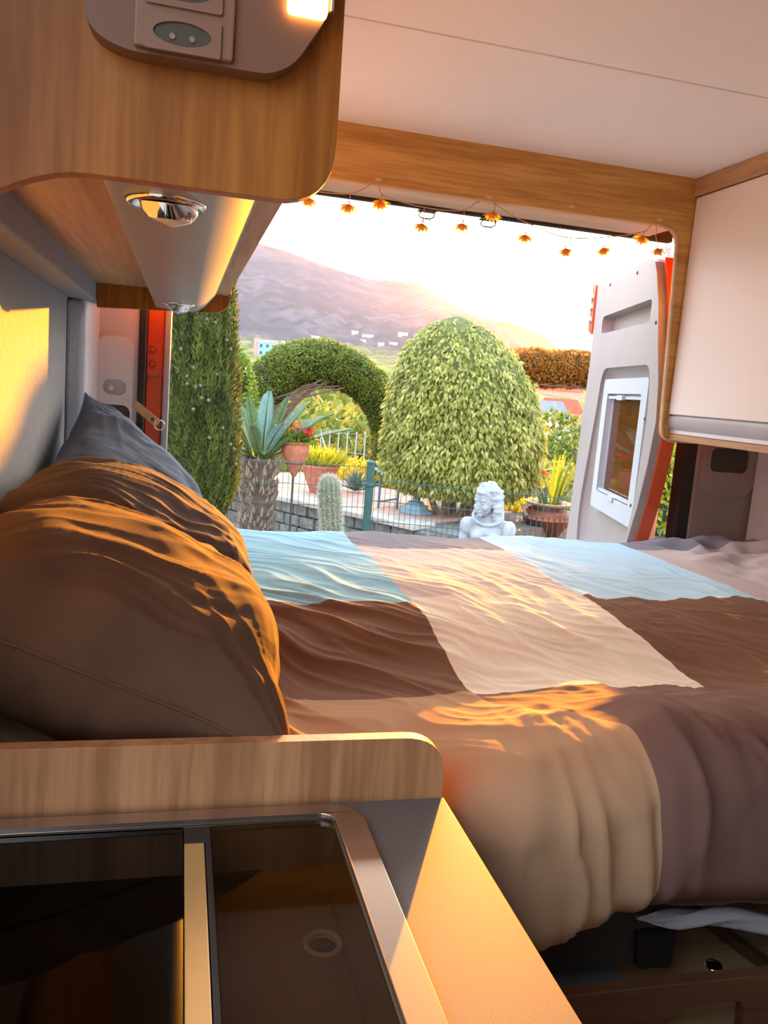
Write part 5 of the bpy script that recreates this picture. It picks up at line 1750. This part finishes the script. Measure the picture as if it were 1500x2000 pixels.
# ---- painted urn with strap leaved plant
ur = thing('urn_planter', 'dark red banded urn with pale rim and handles holding strap leaved plants', 'plant pot', (4.46, 9.2, -0.40))
U0 = Vector((4.46, 9.2, -0.40))
G().lathe([(0.0, 0.0), (0.155, 0.0), (0.165, 0.03), (0.16, 0.06), (0.20, 0.12), (0.275, 0.22), (0.292, 0.285)], U0, 40).build('lower_body', 'urn_dark', ur, autos=40)
G().lathe([(0.292, 0.285), (0.298, 0.31), (0.292, 0.355), (0.268, 0.395), (0.25, 0.405)], U0, 40).build('shoulder_band', 'urn_red', ur, autos=40)
G().lathe([(0.25, 0.405), (0.235, 0.425), (0.232, 0.455)], U0, 40).build('neck', 'urn_dark', ur, smooth=True)
G().lathe([(0.232, 0.455), (0.27, 0.475), (0.292, 0.487), (0.292, 0.497), (0.275, 0.498), (0.235, 0.472), (0.215, 0.45), (0.21, 0.42)], U0, 40).build('rim', 'urn_pale', ur, smooth=True)
G().lathe([(0.0, 0.43), (0.215, 0.43)], U0, 24).build('earth', 'soil', ur)
for k_ in range(26):
    a0, a1 = 2 * math.pi * k_ / 26, 2 * math.pi * (k_ + 1) / 26
    am = (a0 + a1) / 2
    P3 = lambda a, r, h: U0 + Vector((r * math.cos(a), r * math.sin(a), h))
    G().add([P3(a0 + 0.02, 0.2995, 0.29), P3(a1 - 0.02, 0.2995, 0.29), P3(a1 - 0.03, 0.3010, 0.305), P3(am, 0.2995, 0.35), P3(a0 + 0.03, 0.3010, 0.305)], [(0, 1, 2, 3, 4)]).build('zigzag', 'terracotta', ur)
for sg in (-1, 1):
    G().tube(smooth_path([U0 + Vector((sg * 0.25, -0.05, 0.46)), U0 + Vector((sg * 0.33, -0.06, 0.45)), U0 + Vector((sg * 0.345, -0.06, 0.39)), U0 + Vector((sg * 0.29, -0.05, 0.33))], 4), 0.022, 8).build('handle', 'urn_pale', ur, smooth=True)
rs_ = random.Random(5)
for k_ in range(30):
    a = rs_.uniform(0, 6.28)
    l_ = rs_.uniform(0.45, 0.85)
    out = rs_.uniform(0.10, 0.42) if k_ % 3 else rs_.uniform(0.5, 0.75)
    dr_ = 0.15 if k_ % 3 else 0.75
    b0 = U0 + Vector((0.10 * math.cos(a), 0.10 * math.sin(a), 0.43))
    sd = Vector((-math.sin(a), math.cos(a), 0))
    V_, F_ = [], []
    for i in range(9):
        s_ = i / 8
        cpt = b0 + Vector((math.cos(a) * out * s_ * l_, math.sin(a) * out * s_ * l_, l_ * (s_ - dr_ * s_ ** 2.2)))
        w = 0.019 * math.sin(math.pi * min(1, s_ * 0.85 + 0.15)) ** 0.6 + 0.002
        V_ += [cpt - sd * w, cpt + Vector((0, 0, -0.008)), cpt + sd * w]
    for i in range(8):
        for j in (0, 1):
            F_.append((3 * i + j, 3 * i + j + 1, 3 * i + j + 4, 3 * i + j + 3))
    o_ = G().add(V_, F_).build('leaf', 'agave_leaf' if k_ % 3 == 0 else 'bright_leaf', ur, smooth=True)
    at_ = o_.data.attributes.new('tint', 'FLOAT', 'POINT')
    at_.data.foreach_set('value', np.full(len(o_.data.vertices), 0.05 + 0.5 * (k_ % 7) / 7, np.float32))
for (x, y, z1) in ((4.72, 8.95, 0.42), (4.79, 8.95, 0.54), (4.30, 9.1, 0.44)):
    fo = blossom(ur, (x, y, z1), 0.075, 'petal_pink' if x > 4.5 else 'petal_orange', 7)
    G().tube([(x, y, z1), (4.5, 9.15, 0.05)], 0.005, 5).build('stalk', 'cycad_leaf', fo)

# ---- leafy shrub in the gap between door and pillar
s2_ = thing('shrub', 'yellow green shrub showing between the open door and the right pillar', 'shrub', (5.2, 7.9, -0.6))
n_ = 5200
d = unit(n_)
Pb = np.array([5.05, 8.0, 0.25]) + d * np.array([0.75, 0.55, 0.95]) * (0.82 + 0.22 * RNG.random(n_))[:, None]
leaves('foliage', Pb, d + unit(n_) * 0.9, d, 0.085, 0.045, 'yellow_leaf', s2_, tint=np.clip(0.30 + RNG.normal(0, 0.25, n_), 0, 1))
G().ell((5.05, 8.0, 0.2), (0.55, 0.4, 0.75), 14, 10).build('inner_growth', 'core_dark', s2_, smooth=True)
G().tube([(5.05, 8.0, -0.6), (5.05, 8.0, 0.2)], 0.05, 8).build('trunk', 'bark_dark', s2_)

# ---- small agave on the terrace
ag = thing('agave', 'small grey green spiky agave behind the fence post', 'plant', (2.42, 11.1, ZT))
for k_ in range(34):
    a = k_ * 2.39996
    e = 0.25 + 1.1 * (k_ / 34)
    dd = Vector((math.cos(a) * math.cos(e), math.sin(a) * math.cos(e), math.sin(e)))
    b0 = Vector((2.42, 11.1, ZT + 0.02))
    sd = Vector((-math.sin(a), math.cos(a), 0))
    l_ = 0.34
    o_ = G().add([b0 - sd * 0.02, b0 + sd * 0.02, b0 + dd * l_ * 0.5 + sd * 0.026, b0 + dd * l_ * 0.5 - sd * 0.026, b0 + dd * l_ * 0.45 + Vector((0, 0, -0.015)), b0 + dd * l_], [(0, 1, 4), (1, 2, 4), (2, 5, 4), (5, 3, 4), (3, 0, 4)]).build('leaf', 'agave_leaf', ag)

# ---- parasol foot and folding table frame under the fig
pb = thing('parasol_base', 'blue parasol post in a round stepped base on the terrace', 'parasol base', (2.83, 9.45, ZT))
G().lathe([(0.0, 0.0), (0.21, 0.0), (0.215, 0.03), (0.16, 0.06), (0.15, 0.10), (0.10, 0.14), (0.055, 0.15), (0.05, 0.18), (0.0, 0.18)], (2.83, 9.45, ZT), 8).build('foot', 'blue_base', pb, bevel=0.006)
G().tube([(2.83, 9.45, ZT + 0.15), (2.82, 9.45, ZT + 0.75)], 0.045, 14).build('post', 'blue_post', pb, autos=40)
ft = thing('folding_table', 'thin dark legs of a folding table beside the parasol post', 'table', (2.62, 9.9, ZT))
for x in (2.42, 2.66):
    G().tube([(x, 9.7, ZT), (x, 9.7, ZT + 0.46)], 0.016, 8).build('leg', 'blue_post', ft)
G().tube([(2.42, 9.7, ZT + 0.08), (2.66, 9.7, ZT + 0.13)], 0.011, 8).build('stretcher', 'blue_post', ft)
G().box((2.36, 9.55, ZT + 0.46), (2.76, 9.95, ZT + 0.48)).build('top', 'blue_base', ft, bevel=0.004)

# ================================================================== GARDEN STATUE
ST = Vector((2.085, 5.2, -0.6))
Ms = Matrix.Translation(ST + Vector((0, 0, 0.6))) @ Matrix.Rotation(R(-30), 4, 'Z')
sg_ = G()


def E_(c, r, rot=None, n=20, m=14):
    M3 = rot.to_3x3() if rot is not None else None
    sg_.ell(c, r, n, m, M3)


RX = lambda a: Matrix.Rotation(R(a), 4, 'X')
RY = lambda a: Matrix.Rotation(R(a), 4, 'Y')
RZ = lambda a: Matrix.Rotation(R(a), 4, 'Z')
# head, turned a little down and to its side
HC = Vector((0.0, -0.012, 0.622))
E_(HC + Vector((0, 0.004, 0.015)), (0.074, 0.084, 0.098))                  # skull
E_(HC + Vector((0, -0.030, -0.042)), (0.058, 0.056, 0.068))                # jaw and cheeks
E_(HC + Vector((0, -0.070, -0.088)), (0.022, 0.019, 0.019))                # chin
E_(HC + Vector((0, -0.083, -0.030)), (0.0115, 0.017, 0.026), RX(-14))      # nose
E_(HC + Vector((0, -0.093, -0.045)), (0.013, 0.011, 0.009))                # nose tip
for s_ in (-1, 1):
    E_(HC + Vector((s_ * 0.036, -0.060, -0.038)), (0.024, 0.021, 0.024))   # cheek
    E_(HC + Vector((s_ * 0.029, -0.073, -0.006)), (0.0135, 0.008, 0.0085)) # eyelid
    E_(HC + Vector((s_ * 0.030, -0.074, 0.012)), (0.022, 0.009, 0.006), RY(s_ * -12))  # brow
    E_(HC + Vector((s_ * 0.009, -0.086, -0.066)), (0.012, 0.008, 0.0055), RY(s_ * 10))  # lips
E_(HC + Vector((0, -0.083, -0.073)), (0.014, 0.009, 0.0055))
# hair: a cap of waves, a band over the crown, locks falling behind the cheeks
E_(HC + Vector((0, 0.022, 0.030)), (0.086, 0.094, 0.092))
for k_ in range(70):
    q = Vector(unit(1)[0])
    if q.z < -0.15 or q.y < -0.55 or (q.y < -0.2 and q.z < 0.35):
        continue
    E_(HC + Vector((q.x * 0.086, 0.022 + q.y * 0.093, 0.030 + q.z * 0.090)), (0.019, 0.019, 0.015), n=10, m=8)
for s_ in (-1, 1):
    for k_ in range(8):
        f_ = k_ / 7
        E_(HC + Vector((s_ * (0.066 + 0.016 * math.sin(f_ * 3.1) + 0.006 * math.sin(k_ * 2.2)), 0.012 + 0.012 * f_, 0.050 - 0.20 * f_)), (0.026, 0.040, 0.026), n=14, m=10)
        E_(HC + Vector((s_ * (0.040 + 0.016 * math.sin(f_ * 3.0)), 0.062, 0.040 - 0.22 * f_)), (0.040, 0.036, 0.034), n=14, m=10)
    for k_ in range(6):
        f_ = k_ / 5
        E_(HC + Vector((s_ * (0.010 + 0.056 * f_), -0.070 + 0.050 * f_, 0.066 - 0.040 * f_ ** 1.6)), (0.015, 0.016, 0.014), n=12, m=8)
band = [HC + Vector((0.090 * math.cos(q), 0.004 + 0.030 * abs(math.cos(q)), 0.022 + 0.088 * math.sin(q))) for q in np.linspace(0.1, math.pi - 0.1, 30)]
sg_.tube(band, 0.010, 8)
for q in np.linspace(0.5, math.pi - 0.5, 11):
    E_(HC + Vector((0.092 * math.cos(q), -0.014 + 0.030 * abs(math.cos(q)), 0.020 + 0.088 * math.sin(q))), (0.011, 0.012, 0.011), n=10, m=8)
Mh = Matrix.Translation((0, 0.01, 0)) @ Matrix.Rotation(R(-34), 4, 'Z') @ Matrix.Rotation(R(7), 4, 'X') @ Matrix.Translation((0, -0.01, 0))
Mh = Matrix.Translation((0, 0, 0.52)) @ Mh @ Matrix.Translation((0, 0, -0.52))
sg_.v = [tuple(Mh @ Vector(q)) for q in sg_.v]
NHEAD = len(sg_.v)
# neck, shoulders, bodice, sleeves, arms, skirt
sg_.tube([(0, 0.012, 0.42), (0, 0.008, 0.50), (0, 0.0, 0.575)], [0.060, 0.046, 0.046], 18)
E_((0, 0.02, 0.395), (0.140, 0.072, 0.050))
E_((0, 0.0, 0.320), (0.108, 0.084, 0.110))
E_((0, 0.0, 0.205), (0.090, 0.074, 0.120))
for s_ in (-1, 1):
    E_((s_ * 0.045, -0.050, 0.310), (0.048, 0.044, 0.050))
    for k_ in range(7):
        q = 2 * math.pi * k_ / 7
        E_((s_ * 0.128 + 0.017 * math.cos(q), 0.010 + 0.028 * math.sin(q), 0.368), (0.034, 0.036, 0.060), n=14, m=10)
    sg_.tube([(s_ * 0.135, 0.010, 0.345), (s_ * 0.150, 0.005, 0.18), (s_ * 0.150, -0.045, 0.06), (s_ * 0.055, -0.120, 0.10)], [0.038, 0.034, 0.030, 0.024], 14)
    E_((s_ * 0.030, -0.130, 0.105), (0.038, 0.022, 0.026))
sg_.tube([(0.145 * math.sin(q) * 0.62, -0.062 * (0.35 + 0.65 * math.cos(q)) - 0.005, 0.455 - 0.058 * math.cos(q)) for q in np.linspace(-2.3, 2.3, 26)], 0.014, 8)
for k_ in range(4):
    zc_ = 0.335 - 0.028 * k_
    sg_.tube([(-0.016, -0.098 + 0.003 * k_, zc_ - 0.008), (0.016, -0.098 + 0.003 * k_, zc_ + 0.008)], 0.005, 6)
sg_.lathe([(0.0, 0.14), (0.088, 0.13), (0.12, 0.05), (0.16, -0.12), (0.20, -0.40), (0.215, -0.56), (0.0, -0.56)], (0, 0, 0), 30)
sg_.lathe([(0.0, -0.53), (0.235, -0.53), (0.245, -0.60), (0.0, -0.60)], (0, 0, 0), 30)
sg_.v = sg_.v[:NHEAD] + [(q[0] * 1.10, q[1] * 1.05, q[2] + 0.058 * min(1, max(0, (q[2] - 0.0) / 0.25))) for q in sg_.v[NHEAD:]]
sg_.v = [tuple(Ms @ Vector(q)) for q in sg_.v]
so_ = sg_.build('statue', 'statue_white', None, tuple(ST))
rm = so_.modifiers.new('blend', 'REMESH')
rm.mode = 'VOXEL'
rm.voxel_size = 0.0045
sm = so_.modifiers.new('soften', 'SMOOTH')
sm.factor = 0.5
sm.iterations = 3
so_.modifiers['blend'].use_smooth_shade = True
tag(so_, 'weathered white garden statue of a girl in a puff sleeved dress', 'statue')
